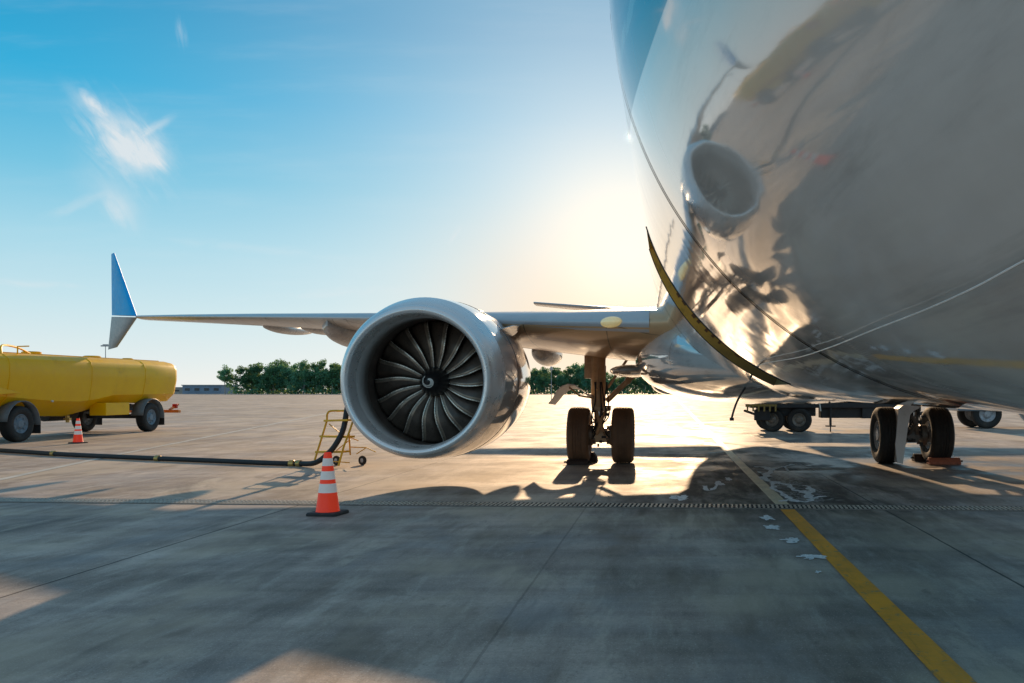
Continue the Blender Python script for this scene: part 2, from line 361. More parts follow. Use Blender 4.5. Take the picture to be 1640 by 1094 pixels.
# ------------------------------------------------------------------ the apron
def concrete():
    m, t, b = material('apron concrete')
    co = t.new('ShaderNodeTexCoord').outputs['Object']; x, y, z = t.sep(co)
    big = t.noise(co, .16, 5, .6, .4); mid = t.noise(co, .9, 6, .62, .3); fine = t.noise(co, 26, 5, .7)
    strk = t.noise(t.mapv(co, (1.6, .22, 1), (0, 0, 0), (0, 0, .35)), 1.0, 6, .62)
    strk2 = t.noise(t.mapv(co, (.18, 2.4, 1), (0, 0, 0), (0, 0, .06)), 1.0, 5, .6)
    f = t.m('ADD', t.m('ADD', t.m('MULTIPLY', big, .35), t.m('MULTIPLY', strk, .35)), t.m('MULTIPLY', strk2, .3))
    c = t.ramp(f, [(.39, (.16, .13, .12)), (.46, (.36, .295, .255)), (.53, (.55, .455, .39)), (.60, (.76, .65, .56))])
    c = t.mix(t.ss(mid, .36, .62, .5, 0), c, (.20, .17, .14))
    br = t.noise(t.mapv(co, (5.0, .9, 1), (1, 0, 0), (0, 0, .5)), 1.0, 7, .7, .3); c = t.mix(t.ss(br, .5, .68, 0, .35), c, (.72, .66, .58)); c = t.mix(t.ss(br, .47, .33, 0, .4), c, (.13, .115, .10))
    c = t.mix(t.ss(fine, .35, .7, .28, 0), c, (.16, .15, .14))
    c = t.mix(t.ss(t.noise(co, 60, 2, .5), .62, .70, 0, .5), c, (.08, .075, .07))
    c = t.mix(t.ss(t.noise(co, 90, 2, .5), .60, .68, 0, .45), c, (.75, .70, .62))
    bs = t.noise(t.mapv(co, (1.3, .35, 1), (7, 3, 0), (0, 0, -1.05)), 1.3, 8, .72, .3)
    c = t.mix(t.ss(bs, .50, .66, 0, .55), c, (.17, .13, .095)); c = t.mix(t.ss(bs, .46, .34, 0, .45), c, (.70, .62, .50))
    kh = t.noise(t.mapv(co, (.55, .35, 1), (2, 8, 0)), 1.0, 4, .6)
    c = t.mix(t.ss(kh, .48, .62, 0, .55), c, (.58, .48, .36)); c = t.mix(t.ss(kh, .47, .36, 0, .4), c, (.30, .31, .33))
    blot = t.noise(t.mapv(co, (.9, .6, 1), (1, 5, 0)), 2.2, 7, .7, .6); c = t.mix(t.ss(blot, .60, .70, 0, .5), c, (.10, .085, .07))
    # slabs of slightly different tone
    slab = t.new('ShaderNodeTexWhiteNoise', noise_dimensions='2D')
    sx = t.m('FLOOR', t.m('DIVIDE', t.m('ADD', x, 4.35), 3.39)); sy = t.m('FLOOR', t.m('DIVIDE', t.m('SUBTRACT', y, 10.2), 6.0))
    cb = t.new('ShaderNodeCombineXYZ'); t.put(cb.inputs[0], sx); t.put(cb.inputs[1], sy); t.put(slab.inputs[0], cb.outputs[0])
    c = t.mix(t.m('MULTIPLY', slab.outputs[0], .22), c, (.22, .2, .18))
    # stains: rubber and oil drips where aircraft park, round the nose-wheel line
    dlx = t.m('ABSOLUTE', t.m('SUBTRACT', x, 1.5))
    lane = t.m('MULTIPLY', t.ss(dlx, 3.2, .8), t.m('MULTIPLY', t.ss(y, 26, 17), t.ss(y, 7, 11)))
    drip = t.ss(t.noise(t.mapv(co, (2.6, .5, 1)), 1.0, 7, .68, .5), .36, .60)
    c = t.mix(t.m('MULTIPLY', lane, t.m('MULTIPLY', drip, .88)), c, (.055, .042, .034))
    c = t.mix(t.ss(t.noise(t.mapv(co, (.35, .22, 1), (9, 4, 0)), 1.0, 6, .7, .8), .60, .70, 0, .5), c, (.13, .11, .095))
    tyrex = t.noise(t.mapv(co, (.8, .035, 1), (2, 0, 0)), 2.0, 4, .6, .15)
    c = t.mix(t.ss(tyrex, .60, .74, 0, .5), c, (.10, .09, .08))
    # joints
    def joint(v, off, per, wd):
        q = t.m('ABSOLUTE', t.m('SUBTRACT', t.m('FRACT', t.m('ADD', t.m('DIVIDE', t.m('SUBTRACT', v, off), per), .5)), .5))
        return t.ss(t.m('MULTIPLY', q, per), wd, wd * .45)
    wob = t.m('MULTIPLY', t.m('SUBTRACT', t.noise(co, 3, 4, .7), .5), .02)
    xw = t.m('ADD', x, wob)
    j = t.m('MAXIMUM', joint(xw, -4.35, 6.78, .014), t.m('MULTIPLY', joint(xw, -.96, 6.78, .012), .35))
    far = t.ss(y, 60, 14)
    c = t.mix(t.m('MULTIPLY', j, .85), c, (.03, .027, .025))
    jy = t.m('MULTIPLY', joint(t.m('ADD', y, wob), 20.4, 24.0, .016), t.m('MULTIPLY', far, .6))
    c = t.mix(jy, c, (.06, .05, .045))
    # pale sealant / foam residue
    ff = t.noise(t.mapv(co, (1.1, 1.0, 1)), 1.5, 7, .66, 2.0)
    vein = t.ss(t.m('ABSOLUTE', t.m('SUBTRACT', ff, .5)), .030, .012)
    reg = t.m('MULTIPLY', t.ss(t.m('ABSOLUTE', t.m('SUBTRACT', t.m('ADD', x, t.m('MULTIPLY', y, .03)), 2.12)), .42, .22), t.m('MULTIPLY', t.ss(y, 10.3, 10.9), t.ss(y, 15.6, 14.2)))
    c = t.mix(t.m('MULTIPLY', t.m('MULTIPLY', vein, reg), .35), c, (.95, .96, .97))
    # damp patches
    wetn = t.noise(t.mapv(co, (.6, .45, 1), (5, 2, 0)), 1.0, 5, .6, .6)
    wreg = t.m('MULTIPLY', t.ss(t.m('ABSOLUTE', t.m('SUBTRACT', x, 3.6)), 6.0, 1.0), t.m('MULTIPLY', t.ss(y, 11.5, 15), t.ss(y, 42, 28)))
    wet = t.m('MULTIPLY', t.ss(wetn, .44, .56), wreg)
    c = t.mix(t.m('MULTIPLY', wet, .55), c, (.06, .06, .06))
    t.put(b.inputs['Base Color'], c)
    rg = t.ss(mid, .3, .75, .78, .60)
    rg = t.mix(wet, rg, .16) if False else t.m('SUBTRACT', rg, t.m('MULTIPLY', wet, .34))
    t.put(b.inputs['Roughness'], rg); b.inputs['Specular IOR Level'].default_value = .20
    h = t.m('ADD', t.m('MULTIPLY', fine, .5), t.m('MULTIPLY', t.noise(co, 7, 6, .7), .5))
    h = t.m('SUBTRACT', h, t.m('MULTIPLY', j, .8))
    nb = t.new('ShaderNodeBump'); t.put(nb.inputs['Height'], h); nb.inputs['Distance'].default_value = .012
    t.put(nb.inputs['Strength'], t.m('SUBTRACT', .35, t.m('MULTIPLY', wet, .28)))
    t.put(b.inputs['Normal'], nb.outputs[0])
    return m
M['concrete'] = concrete()
g = MB(); S = 6000
xs = [-S, -60, -20, 0, 20, 60, S]; ys = [-S, -60, -10, 10, 60, 200, S]
g.add([(x, y, 0) for y in ys for x in xs], [(j * 7 + i, j * 7 + i + 1, j * 7 + i + 8, j * 7 + i + 7) for j in range(6) for i in range(6)])
struct(g.build('ground', M['concrete'], smooth=0))

def paint(name, col, worn, wear=.5, scale=9):
    m, t, b = material(name); co = t.new('ShaderNodeTexCoord').outputs['Object']
    c = t.mix(t.ss(t.noise(co, 1.7, 6, .65), .35, .7), col, tuple(k * .72 for k in col))
    c = t.mix(t.ss(t.noise(co, scale, 8, .75), wear, wear + .1), c, worn)
    c = t.mix(t.ss(t.noise(t.mapv(co, (9, .7, 1)), 1.5, 6, .7), .5, .7, 0, .45), c, tuple(k * .35 for k in col))
    t.put(b.inputs['Base Color'], c); b.inputs['Roughness'].default_value = .5
    t.put(b.inputs['Normal'], t.bump(t.noise(co, 30, 5, .7), .3, .01)); return m
def strip(name, pts, wd, z, mat):
    mb = MB(); L = []; pts = [Vector((p[0], p[1], 0)) for p in pts]; rows = []
    for i in range(len(pts) - 1):
        n = max(1, int((pts[i + 1] - pts[i]).length / .5))
        for k in range(n): rows.append(pts[i].lerp(pts[i + 1], k / n))
    rows.append(pts[-1])
    vs = []
    for i, p in enumerate(rows):
        d = (rows[min(i + 1, len(rows) - 1)] - rows[max(i - 1, 0)]).normalized(); nrm = Vector((-d.y, d.x, 0))
        j = [(noise.noise(Vector((p.x * 3, p.y * 3, s_ * 5))) * .006) for s_ in (0, 1)]
        vs += [p + nrm * (wd / 2 + j[0]) + Vector((0, 0, z)), p - nrm * (wd / 2 + j[1]) + Vector((0, 0, z))]
    mb.add(vs, [(2 * i, 2 * i + 1, 2 * i + 3, 2 * i + 2) for i in range(len(rows) - 1)])
    return struct(mb.build(name, mat, smooth=0))
strip('taxi_line', [(1.335, 1.5), (1.335, 9.88)], .165, .004, paint('yellow line paint', (1.0, .40, .0), (.36, .24, .12), .55))
strip('taxi_line', [(1.335, 10.30), (1.30, 16), (1.22, 60), (1.0, 160)], .165, .004, paint('sunlit line paint', (.86, .74, .50), (.45, .38, .28), .66))  # same yellow line; sun glare painted in as a paler colour
strip('white_line', [(-9.6, 11.6), (-10.1, 13.2), (-11.6, 18.5), (-19.6, 49.7), (-27, 80)], .14, .004, paint('white line paint', (.62, .58, .5), (.33, .3, .27), .56))
strip('service_line', [(-40, 62), (60, 60)], .3, .004, paint('far line paint', (.6, .55, .5), (.4, .36, .3), .56))
strip('service_line', [(-40, 33), (40, 31.5)], .12, .004, paint('grey line paint', (.55, .5, .44), (.36, .32, .28), .50))

# drain channel with grating
dr = empty('drainage_grate', (0, 10.17, 0), 'long narrow metal slot drain let into the concrete across the whole apron', 'drain', rz=math.atan(-.065))
gm = MB()
for k in range(-300, 210): gm.box((k * .052, -.075, .006), (.024, .125, .012)); gm.box((k * .052, .075, .006), (.024, .125, .012))
gm.build('grating', pmat('grate iron', (.52, .47, .40), .45, .2, dirt=(.1, .08, .06), scale=7), dr, smooth=0)
fm = MB(); fm.box((-2.5, .17, .005), (27.5, .04, .010)); fm.box((-2.5, -.17, .005), (27.5, .04, .010)); fm.box((-2.5, 0, .005), (27.5, .02, .010))
fm.build('frame', pmat('grate frame', (.20, .18, .16), .6, .1, dirt=(.08, .07, .06), scale=5), dr, smooth=0)
cm = MB(); cm.box((-2.5, 0, .002), (27.5, .30, .004)); cm.build('channel', M['black'], dr, smooth=0)

# pale foam and paint residue on the concrete
M['foam'] = pmat('dried foam', (.92, .93, .94), .6, var=.15, scale=14, bump=.4)
def foam_alpha(m):
    t = NT(m.node_tree); b = m.node_tree.nodes['Principled BSDF']; co = t.new('ShaderNodeTexCoord').outputs['Object']
    t.put(b.inputs['Alpha'], t.ss(t.noise(co, 16, 6, .75), .34, .46))
foam_alpha(M['foam'])
def splat(px, py, wpx, hpx, seed):
    c = ground(px, py); rx = wpx / 2 * c.y / F; ry = hpx / 2 * c.y * c.y / (F * CH)
    vs = [(c.x, c.y, .007)]; n = 40
    for k in range(n):
        a = 2 * math.pi * k / n; q = 1 + .9 * noise.noise(Vector((math.cos(a) * 1.7, math.sin(a) * 1.7, seed * 3.1))) + .4 * noise.noise(Vector((math.cos(a) * 5, math.sin(a) * 5, seed)))
        vs.append((c.x + rx * q * math.cos(a), c.y + ry * q * math.sin(a), .007))
    mb = MB(); mb.add(vs, [(0, 1 + k, 1 + (k + 1) % n) for k in range(n)]); o = mb.build('residue_patch', M['foam'], smooth=0)
    return struct(o)
def ribbon(pts, w0, seed):
    P = [ground(*q) for q in pts]; P = smoothpts([Vector((q.x, q.y, 0)) for q in P], 5); vs = []
    for i, p in enumerate(P):
        d = (P[min(i + 1, len(P) - 1)] - P[max(i - 1, 0)]).normalized(); n_ = Vector((-d.y, d.x, 0))
        a_ = w0 * (.25 + 3.2 * abs(noise.noise(Vector((i * .47, seed, 0.3))))); b_ = w0 * (.25 + 3.2 * abs(noise.noise(Vector((i * .43, seed, 9.4)))))
        vs += [p + n_ * a_ + Vector((0, 0, .007 + seed * .0004)), p - n_ * b_ + Vector((0, 0, .007 + seed * .0004))]
    mb = MB(); mb.add(vs, [(2 * i, 2 * i + 1, 2 * i + 3, 2 * i + 2) for i in range(len(P) - 1)]); return struct(mb.build('residue_patch', M['foam'], smooth=0))
for i, (pts, w_) in enumerate([([(1208, 749), (1222, 748), (1236, 752), (1228, 760), (1226, 768), (1242, 773), (1262, 777), (1272, 786), (1290, 788), (1302, 798), (1316, 795)], .055),
                 ([(1242, 773), (1236, 781), (1250, 789), (1262, 797), (1275, 803), (1292, 805), (1300, 799)], .04), ([(1248, 804), (1262, 802), (1280, 805)], .05),
                 ([(1236, 752), (1256, 748), (1268, 744)], .035), ([(1256, 748), (1262, 755)], .03), ([(1262, 777), (1290, 779), (1300, 786), (1296, 792)], .035), ([(1214, 756), (1226, 762)], .03),
                 ([(1128, 779), (1134, 787), (1146, 781), (1150, 774)], .03), ([(1040, 726), (1120, 727), (1160, 724)], .03)]): ribbon(pts, w_, i)
for i, a in enumerate([(1230, 830, 22, 6), (1236, 845, 26, 6), (1268, 866, 30, 7), (1300, 893, 38, 8), (1090, 798, 28, 9), (1310, 917, 9, 4), (1151, 775, 16, 5), (1166, 768, 10, 4)]): splat(*a, i)

# ------------------------------------------------------------------ the airliner
plane = empty('airplane', (CX, 16.2, 0), 'glossy grey twin-engine airliner with blue winglet, parked and filling the right side of the photo', 'airplane')
PL = Vector((CX, 16.2, 0))
def PB(mb, name, mat, parent=None, **k):            # build a part of the aeroplane given in world coordinates
    o = mb.build(name, mat, parent or plane, **k)
    if parent is None or parent is plane: o.location = -PL
    return o

# livery boundary measured on the skin
def th(p): return math.degrees(math.atan2(p.z - CZ, p.x - CX)) % 360
def fit(pix):
    P = [hit(*q) for q in pix]; L = np.array([p.y for p in P]); T = np.array([th(p) for p in P])
    return np.polyfit(L, T, 2), L.min(), L.max()
fb, l0, l1 = fit([(1070, 0), (1047, 55), (1032, 107), (1019, 149), (1010, 192)])
def ev(c, y, a, b):
    yy = min(max(y, a), b); d = 2 * c[0] * yy + c[1]; return np.polyval(c, yy) + min(max(d, -9), 9) * (y - yy)
A0, A1 = 197.5, 247.5; D0, D1 = 6.50, 7.50        # cargo door opening
ths = [k * 2.5 for k in range(144) if not 187 < k * 2.5 < 255] + list(np.arange(187.5, 256, 1.25))
ths = sorted(set([float(q) for q in ths] + [A0, A1])); NTH = len(ths)
ys_ = [-4.5, -4.48, -4.4, -4.2, -3.9, -3.5, -3, -2.4, -1.8, -1.2, -.7, -.3, .1, .4, .65] + list(np.arange(.9, 4.2, .1)) + list(np.arange(4.3, 12, .3)) + list(np.arange(12, 21, 1.0)) + [21, 23, 25, 27, 29, 31, 33, 34.6, 35.4, 35.8]
ys_ = sorted(set([round(float(v), 3) for v in ys_] + [D0, D1]))
ys_ = [v for v in ys_ if not any(0 < abs(v - d) < .08 for d in (D0, D1))]
def sect(y):
    if y < .9:
        s_ = (.9 - y) / 5.4; return max(math.sqrt(max(1 - s_ ** 2.0, 0)), .012), CZ - .25 * s_
    if y > 21:
        s_ = (y - 21) / 14.8; r = CR * (1 - s_ ** 1.5 * .93); return r, CZ + (CR - r) * .72
    return CR, CZ
fv, ff_, liv, liv2 = [], [], [], []
for y in ys_:
    r, zc = sect(y)
    for a in ths:
        aa = a if 90 <= a <= 270 else (180 - a) % 360
        if y < .9: r = sect(y)[0] * skin_r(aa, .9)
        elif y < 3.7: r = skin_r(aa, y)
        fv.append((CX + r * math.cos(R(a)), y, zc + r * math.sin(R(a))))
        liv.append((ev(fb, y, l0, l1) - aa) * .033); q_ = ev(fb, y, l0, l1) - aa; liv2.append(min(q_ - 5.0, 6.4 - q_) * .033)
for i in range(len(ys_) - 1):
    for j in range(NTH):
        if D0 - .001 <= ys_[i] < D1 - .001 and A0 - .001 <= ths[j] < A1 - .001: continue
        ff_.append((i * NTH + j, i * NTH + (j + 1) % NTH, (i + 1) * NTH + (j + 1) % NTH, (i + 1) * NTH + j))
ff_.append(tuple(range(NTH))); ff_.append(tuple(range((len(ys_) - 1) * NTH, len(ys_) * NTH)))
me = bpy.data.meshes.new('fuselage'); me.from_pydata(fv, [], ff_); me.materials.append(M['fuselage'])
for nm, dat in (('livery', liv), ('livery_light', liv2)):
    a_ = me.attributes.new(nm, 'FLOAT', 'POINT'); a_.data.foreach_set('value', [float(q) for q in dat])
for p in me.polygons: p.use_smooth = True
import bmesh
bm = bmesh.new(); bm.from_mesh(me); bmesh.ops.recalc_face_normals(bm, faces=bm.faces); bm.to_mesh(me); bm.free()
me.set_sharp_from_angle(angle=R(35))
fus = bpy.data.objects.new('fuselage', me); COL.objects.link(fus); fus.parent = plane; fus.location = -PL

M['sealant'] = pmat('joint sealant', (.020, .014, .010), .9, spec=.05)
for ys_j, w_j in ((3.82, .013), (9.62, .014), (15.5, .014)):
    jb = MB(); vs = []
    for k in range(289):
        a = k * 1.25; aa = a if 90 <= a <= 270 else (180 - a) % 360; r_j = skin_r(aa, ys_j) + .0035
        for q in (-w_j, w_j): vs.append((CX + r_j * math.cos(R(a)), ys_j + q, CZ + r_j * math.sin(R(a))))
    jb.add(vs, [(2 * k, 2 * k + 1, 2 * k + 3, 2 * k + 2) for k in range(288)])
    o = jb.build('skin_joint', M['sealant'], plane); o.location = -PL

# cargo door opening: jambs, sill and dark hold
def cyl(a, y, r): return Vector((CX + r * math.cos(R(a)), y, CZ + r * math.sin(R(a))))
arc = [A0 + (A1 - A0) * k / 30 for k in range(31)]
jm = MB(); ri = CR - .34
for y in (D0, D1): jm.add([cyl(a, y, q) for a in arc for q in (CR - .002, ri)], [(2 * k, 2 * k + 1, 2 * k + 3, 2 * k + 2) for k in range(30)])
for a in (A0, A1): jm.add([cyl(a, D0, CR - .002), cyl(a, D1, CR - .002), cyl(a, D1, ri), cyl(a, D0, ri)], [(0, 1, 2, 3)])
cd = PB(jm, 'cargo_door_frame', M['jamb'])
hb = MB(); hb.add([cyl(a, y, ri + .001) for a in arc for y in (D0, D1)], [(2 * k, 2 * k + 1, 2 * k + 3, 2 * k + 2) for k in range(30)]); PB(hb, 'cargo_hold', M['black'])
rm = MB()
for y in (D0 - .012, D1 + .012):
    rm = MB(); rm.tube([cyl(a, y, CR + .001) for a in arc], .004, 6); PB(rm, 'door_seal', M['dark'])
sg = MB()                                           # small placards on the aft jamb
for (a, r_, wd, hh) in [(212, .05, 1.3, .03), (214.6, .055, 1.6, .02), (219, .05, 1.2, .035), (221, .052, 1.0, .03), (224.2, .05, .9, .05), (226.5, .055, .9, .04), (229, .05, .7, .05), (235, .06, 1.5, .03)]:
    a0, a1 = a - wd / 2, a + wd / 2; y = D1 - .006
    sg = MB(); sg.add([cyl(a0, y, CR - r_), cyl(a1, y, CR - r_), cyl(a1, y, CR - r_ - hh), cyl(a0, y, CR - r_ - hh)], [(0, 1, 2, 3)])
    PB(sg, 'placard', M['placard_red'], smooth=0)

# wings
SEC = [(.6, 10.5, 2.2, 18.4, 1.98, .78), (-.26, 11.25, 2.22, 18.4, 2.0, .72), (-1.4, 12.2, 2.30, 18.45, 2.10, .60), (-3.21, 13.75, 2.45, 18.5, 2.32, .46),
       (-6, 16.3, 2.70, 18.9, 2.60, .30), (-9.2, 19.2, 2.96, 21.3, 2.90, .24), (-12.5, 22.3, 3.23, 23.9, 3.19, .17), (-15.45, 25.3, 3.48, 26.5, 3.46, .11)]
def foil(s_, n=22, grow=0.0, lim=None):
    x, y0, z0, y1, z1, tk = s_; c = y1 - y0; pts = []
    us = [.5 * (1 - math.cos(math.pi * k / n)) for k in range(n + 1)]
    seq = [(u_, 1) for u_ in us[::-1]] + [(u_, -1) for u_ in us[1:-1]]
    if lim: seq = [(u_, 1) for u_ in [lim * (1 - k / 8) ** 2 for k in range(9)]] + [(u_, -1) for u_ in [lim * .62 * (k / 8) ** 2 for k in range(1, 9)]]
    for u_, sg_ in seq:
        h = 5 * (.2969 * math.sqrt(u_) - .126 * u_ - .3516 * u_ ** 2 + .2843 * u_ ** 3 - .1015 * u_ ** 4) * tk
        h = h * (1.0 if sg_ > 0 else .95) + grow * sg_
        pts.append(Vector((x, y0 + u_ * c - (grow * 1.2 if u_ < .002 else 0), z0 + (z1 - z0) * u_ + sg_ * h)))
    return pts
def densify(S_, k=4):
    out = []
    for i in range(len(S_) - 1):
        for j in range(k): out.append(tuple(a + (b - a) * j / k for a, b in zip(S_[i], S_[i + 1])))
    return out + [S_[-1]]
def mirror_mb(mb):
    m2 = MB(); m2.v = [(2 * CX - v_[0], v_[1], v_[2]) for v_ in mb.v]; m2.f = [f[::-1] for f in mb.f]; m2.mi = list(mb.mi); return m2
wm = MB(); wm.loft([foil(s_) for s_ in densify(SEC)])
def seam_wing():
    m, t, b = material('wing skin'); co = t.new('ShaderNodeTexCoord').outputs['Object']; x, y, z = t.sep(co)
    c = t.mix(t.ss(t.noise(co, 1.1, 6, .65), .3, .7), (.44, .40, .36), (.56, .52, .46))
    c = t.mix(t.ss(t.noise(t.mapv(co, (3, .5, 3)), 1, 6, .7), .5, .7, 0, .4), c, (.2, .17, .14))
    c = t.mix(t.m('MULTIPLY', t.ss(x, -6, -1.5), .8), c, (.80, .44, .18))  # inboard orange is sun flare painted into the skin colour
    for per, off in ((1.3, .2), (3.7, .9)):
        q = t.m('ABSOLUTE', t.m('SUBTRACT', t.m('FRACT', t.m('DIVIDE', t.m('ADD', x, off), per)), .5))
        c = t.mix(t.ss(t.m('MULTIPLY', q, per), .012, .006, 0, .7), c, (.06, .05, .045))
    q = t.m('ABSOLUTE', t.m('SUBTRACT', t.m('FRACT', t.m('DIVIDE', t.m('ADD', y, t.m('MULTIPLY', x, .55)), .9)), .5))
    c = t.mix(t.ss(t.m('MULTIPLY', q, .9), .012, .006, 0, .6), c, (.07, .06, .05))
    t.put(b.inputs['Base Color'], c); b.inputs['Roughness'].default_value = .28; b.inputs['Metallic'].default_value = .1
    b.inputs['Coat Weight'].default_value = .4; b.inputs['Coat Roughness'].default_value = .1
    t.put(b.inputs['Normal'], t.bump(t.noise(co, 2, 3), .3, .02)); return m
M['wingskin'] = seam_wing()
slm = MB(); slm.loft([foil(s_, grow=.004, lim=.10) for s_ in densify(SEC[1:])], closed=False, cap=False)
# split tip: blue upper blade and grey lower blade
def blade(base, top, th_b, th_t):                  # base/top = (LE, TE)
    rings = []
    for k in range(9):
        q = k / 8; le = Vector(base[0]).lerp(Vector(top[0]), q); te = Vector(base[1]).lerp(Vector(top[1]), q)
        # curve of the leading edge close to the root
        bow = (1 - q) ** 4 * .0
        n = (te - le).cross(Vector(top[0]) - Vector(base[0])).normalized() * (th_b + (th_t - th_b) * q) / 2
        ring = []
        for u_ in (0, .03, .12, .35, .7, 1): ring.append(le.lerp(te, u_) + n * (2.2 * math.sqrt(u_) * (1 - u_) + .12))
        for u_ in (.7, .35, .12, .03): ring.append(le.lerp(te, u_) - n * (2.2 * math.sqrt(u_) * (1 - u_) + .12))
        rings.append(ring)
    mb = MB(); mb.loft(rings); return mb
up = blade([(-15.42, 25.3, 3.50), (-17.2, 26.95, 3.66)], [(-17.30, 27.25, 5.63), (-17.72, 27.75, 5.66)], .16, .05)
dn = blade([(-15.42, 25.32, 3.46), (-17.22, 27.0, 3.62)], [(-16.80, 26.6, 2.66), (-17.30, 26.95, 2.60)], .14, .05)
fl_ = MB()
def canoe(mb, cx, y0, y1, zt, w_, h_):
    rings = []
    for k in range(15):
        q = k / 14; s_ = max(math.sin(math.pi * min(q ** .8 * .97 + .001, 1)), .004) ** .62; y = y0 + (y1 - y0) * q
        rings.append([Vector((cx + w_ * s_ * math.cos(a), y, zt + (h_ * s_ * math.sin(a) if math.sin(a) < 0 else .12 * math.sin(a)))) for a in [2 * math.pi * j / 20 for j in range(20)]])
    mb.loft(rings)
slat_gap = MB()
for side in (0, 1):
    f = (lambda m_: m_) if side == 0 else mirror_mb
    wo = PB(f(wm), 'wing', M['wingskin'], smooth=50); wo.data.name = 'wing'
    s1 = f(slm).build('leading_edge_slat', M['slat'], wo, smooth=50)
    f(up).build('upper_winglet', M['blue'], wo); f(dn).build('lower_winglet', M['winglet_grey'], wo)
    for a in ((-6.62, 16.9, 20.6, 2.60, .37, .37), (-2.50, 16.6, 19.6, 2.12, .26, .28), (-9.4, 20.2, 22.9, 2.86, .17, .14), (-8.1, 19.2, 21.6, 2.76, .15, .12)):
        c_ = MB(); canoe(c_, *a); f(c_).build('flap_track_fairing', M['wing'], wo)
    py = MB()
    rings = []
    for (y, zt, zb, hw) in ((13.0, 2.50, 2.35, .05), (13.6, 2.62, 2.3, .12), (14.4, 2.68, 2.25, .17), (15.6, 2.60, 2.1, .18), (17.2, 2.35, 2.0, .12), (18.2, 2.2, 2.1, .05)):
        rings.append([Vector((-3.21 + a * hw, y, zz)) for a, zz in ((-1, zb), (1, zb), (1, zt - .05), (.5, zt), (-.5, zt), (-1, zt - .05))])
    py.loft(rings); PB(f(py), 'engine_pylon', M['wing'], smooth=60)
ll = MB(); ll.ellipsoid((-.78, 11.70, 2.262), (.155, .09, .075)); ll.v = [(q[0], q[1] - (q[0] + .78) * .83, q[2]) for q in ll.v]; PB(ll, 'landing_light', M['glass'])
# wing-to-body fairing
fr = MB(); rings = []
for k in range(31):
    q = k / 30; y = 8.2 + 11.8 * q; s_ = math.sin(math.pi * q) ** .95 if 0 < q < 1 else .0
    hw = .75 + 1.42 * s_; zb = 1.33 - .20 * s_; zt = 1.8 + .85 * s_; zc = (zb + zt) / 2; hh = (zt - zb) / 2
    rings.append([Vector((CX + hw * math.copysign(abs(math.cos(a)) ** .75, math.cos(a)), y, zc + hh * math.copysign(abs(math.sin(a)) ** .8, math.sin(a)))) for a in [2 * math.pi * j / 48 for j in range(48)]])
fr.loft(rings); PB(fr, 'belly_fairing', M['fairing'], smooth=60)
bs = MB(); bs.ellipsoid((.06, 14.4, 1.46), (.36, 1.0, .20)); PB(bs, 'air_scoop', M['fairing'])
bs = MB(); bs.ellipsoid((-.62, 14.2, 1.66), (.34, 1.1, .10)); PB(bs, 'gear_bay_lip', M['wing'])
# tail surfaces
hs = [(.6, 31.6, 4.1, 35.6, 4.15, .3), (-5.55, 35.7, 4.93, 37.3, 4.93, .13)]
hm = MB(); hm.loft([foil(s_) for s_ in densify(hs, 4)])
hm.v = [(v_[0], v_[1], v_[2] + .0) for v_ in hm.v]
for side in (0, 1): PB(hm if side == 0 else mirror_mb(hm), 'tailplane', M['wing'], smooth=50)
fin = MB(); rings = []
for k in range(7):
    q = k / 6; z = 4.6 + 7.4 * q; y0 = 28.2 + 6.6 * q; y1 = 34.6 + 3.2 * q; tk = .42 - .26 * q
    rings.append([Vector((CX + s_ * tk / 2 * math.sin(math.pi * min(u_ * 1.3, 1)) ** .7, y0 + (y1 - y0) * u_, z)) for u_, s_ in ((0, 0), (.08, 1), (.3, 1), (.6, 1), (1, 0), (.6, -1), (.3, -1), (.08, -1))])
fin.loft(rings); PB(fin, 'tail_fin', M['blue'], smooth=60)

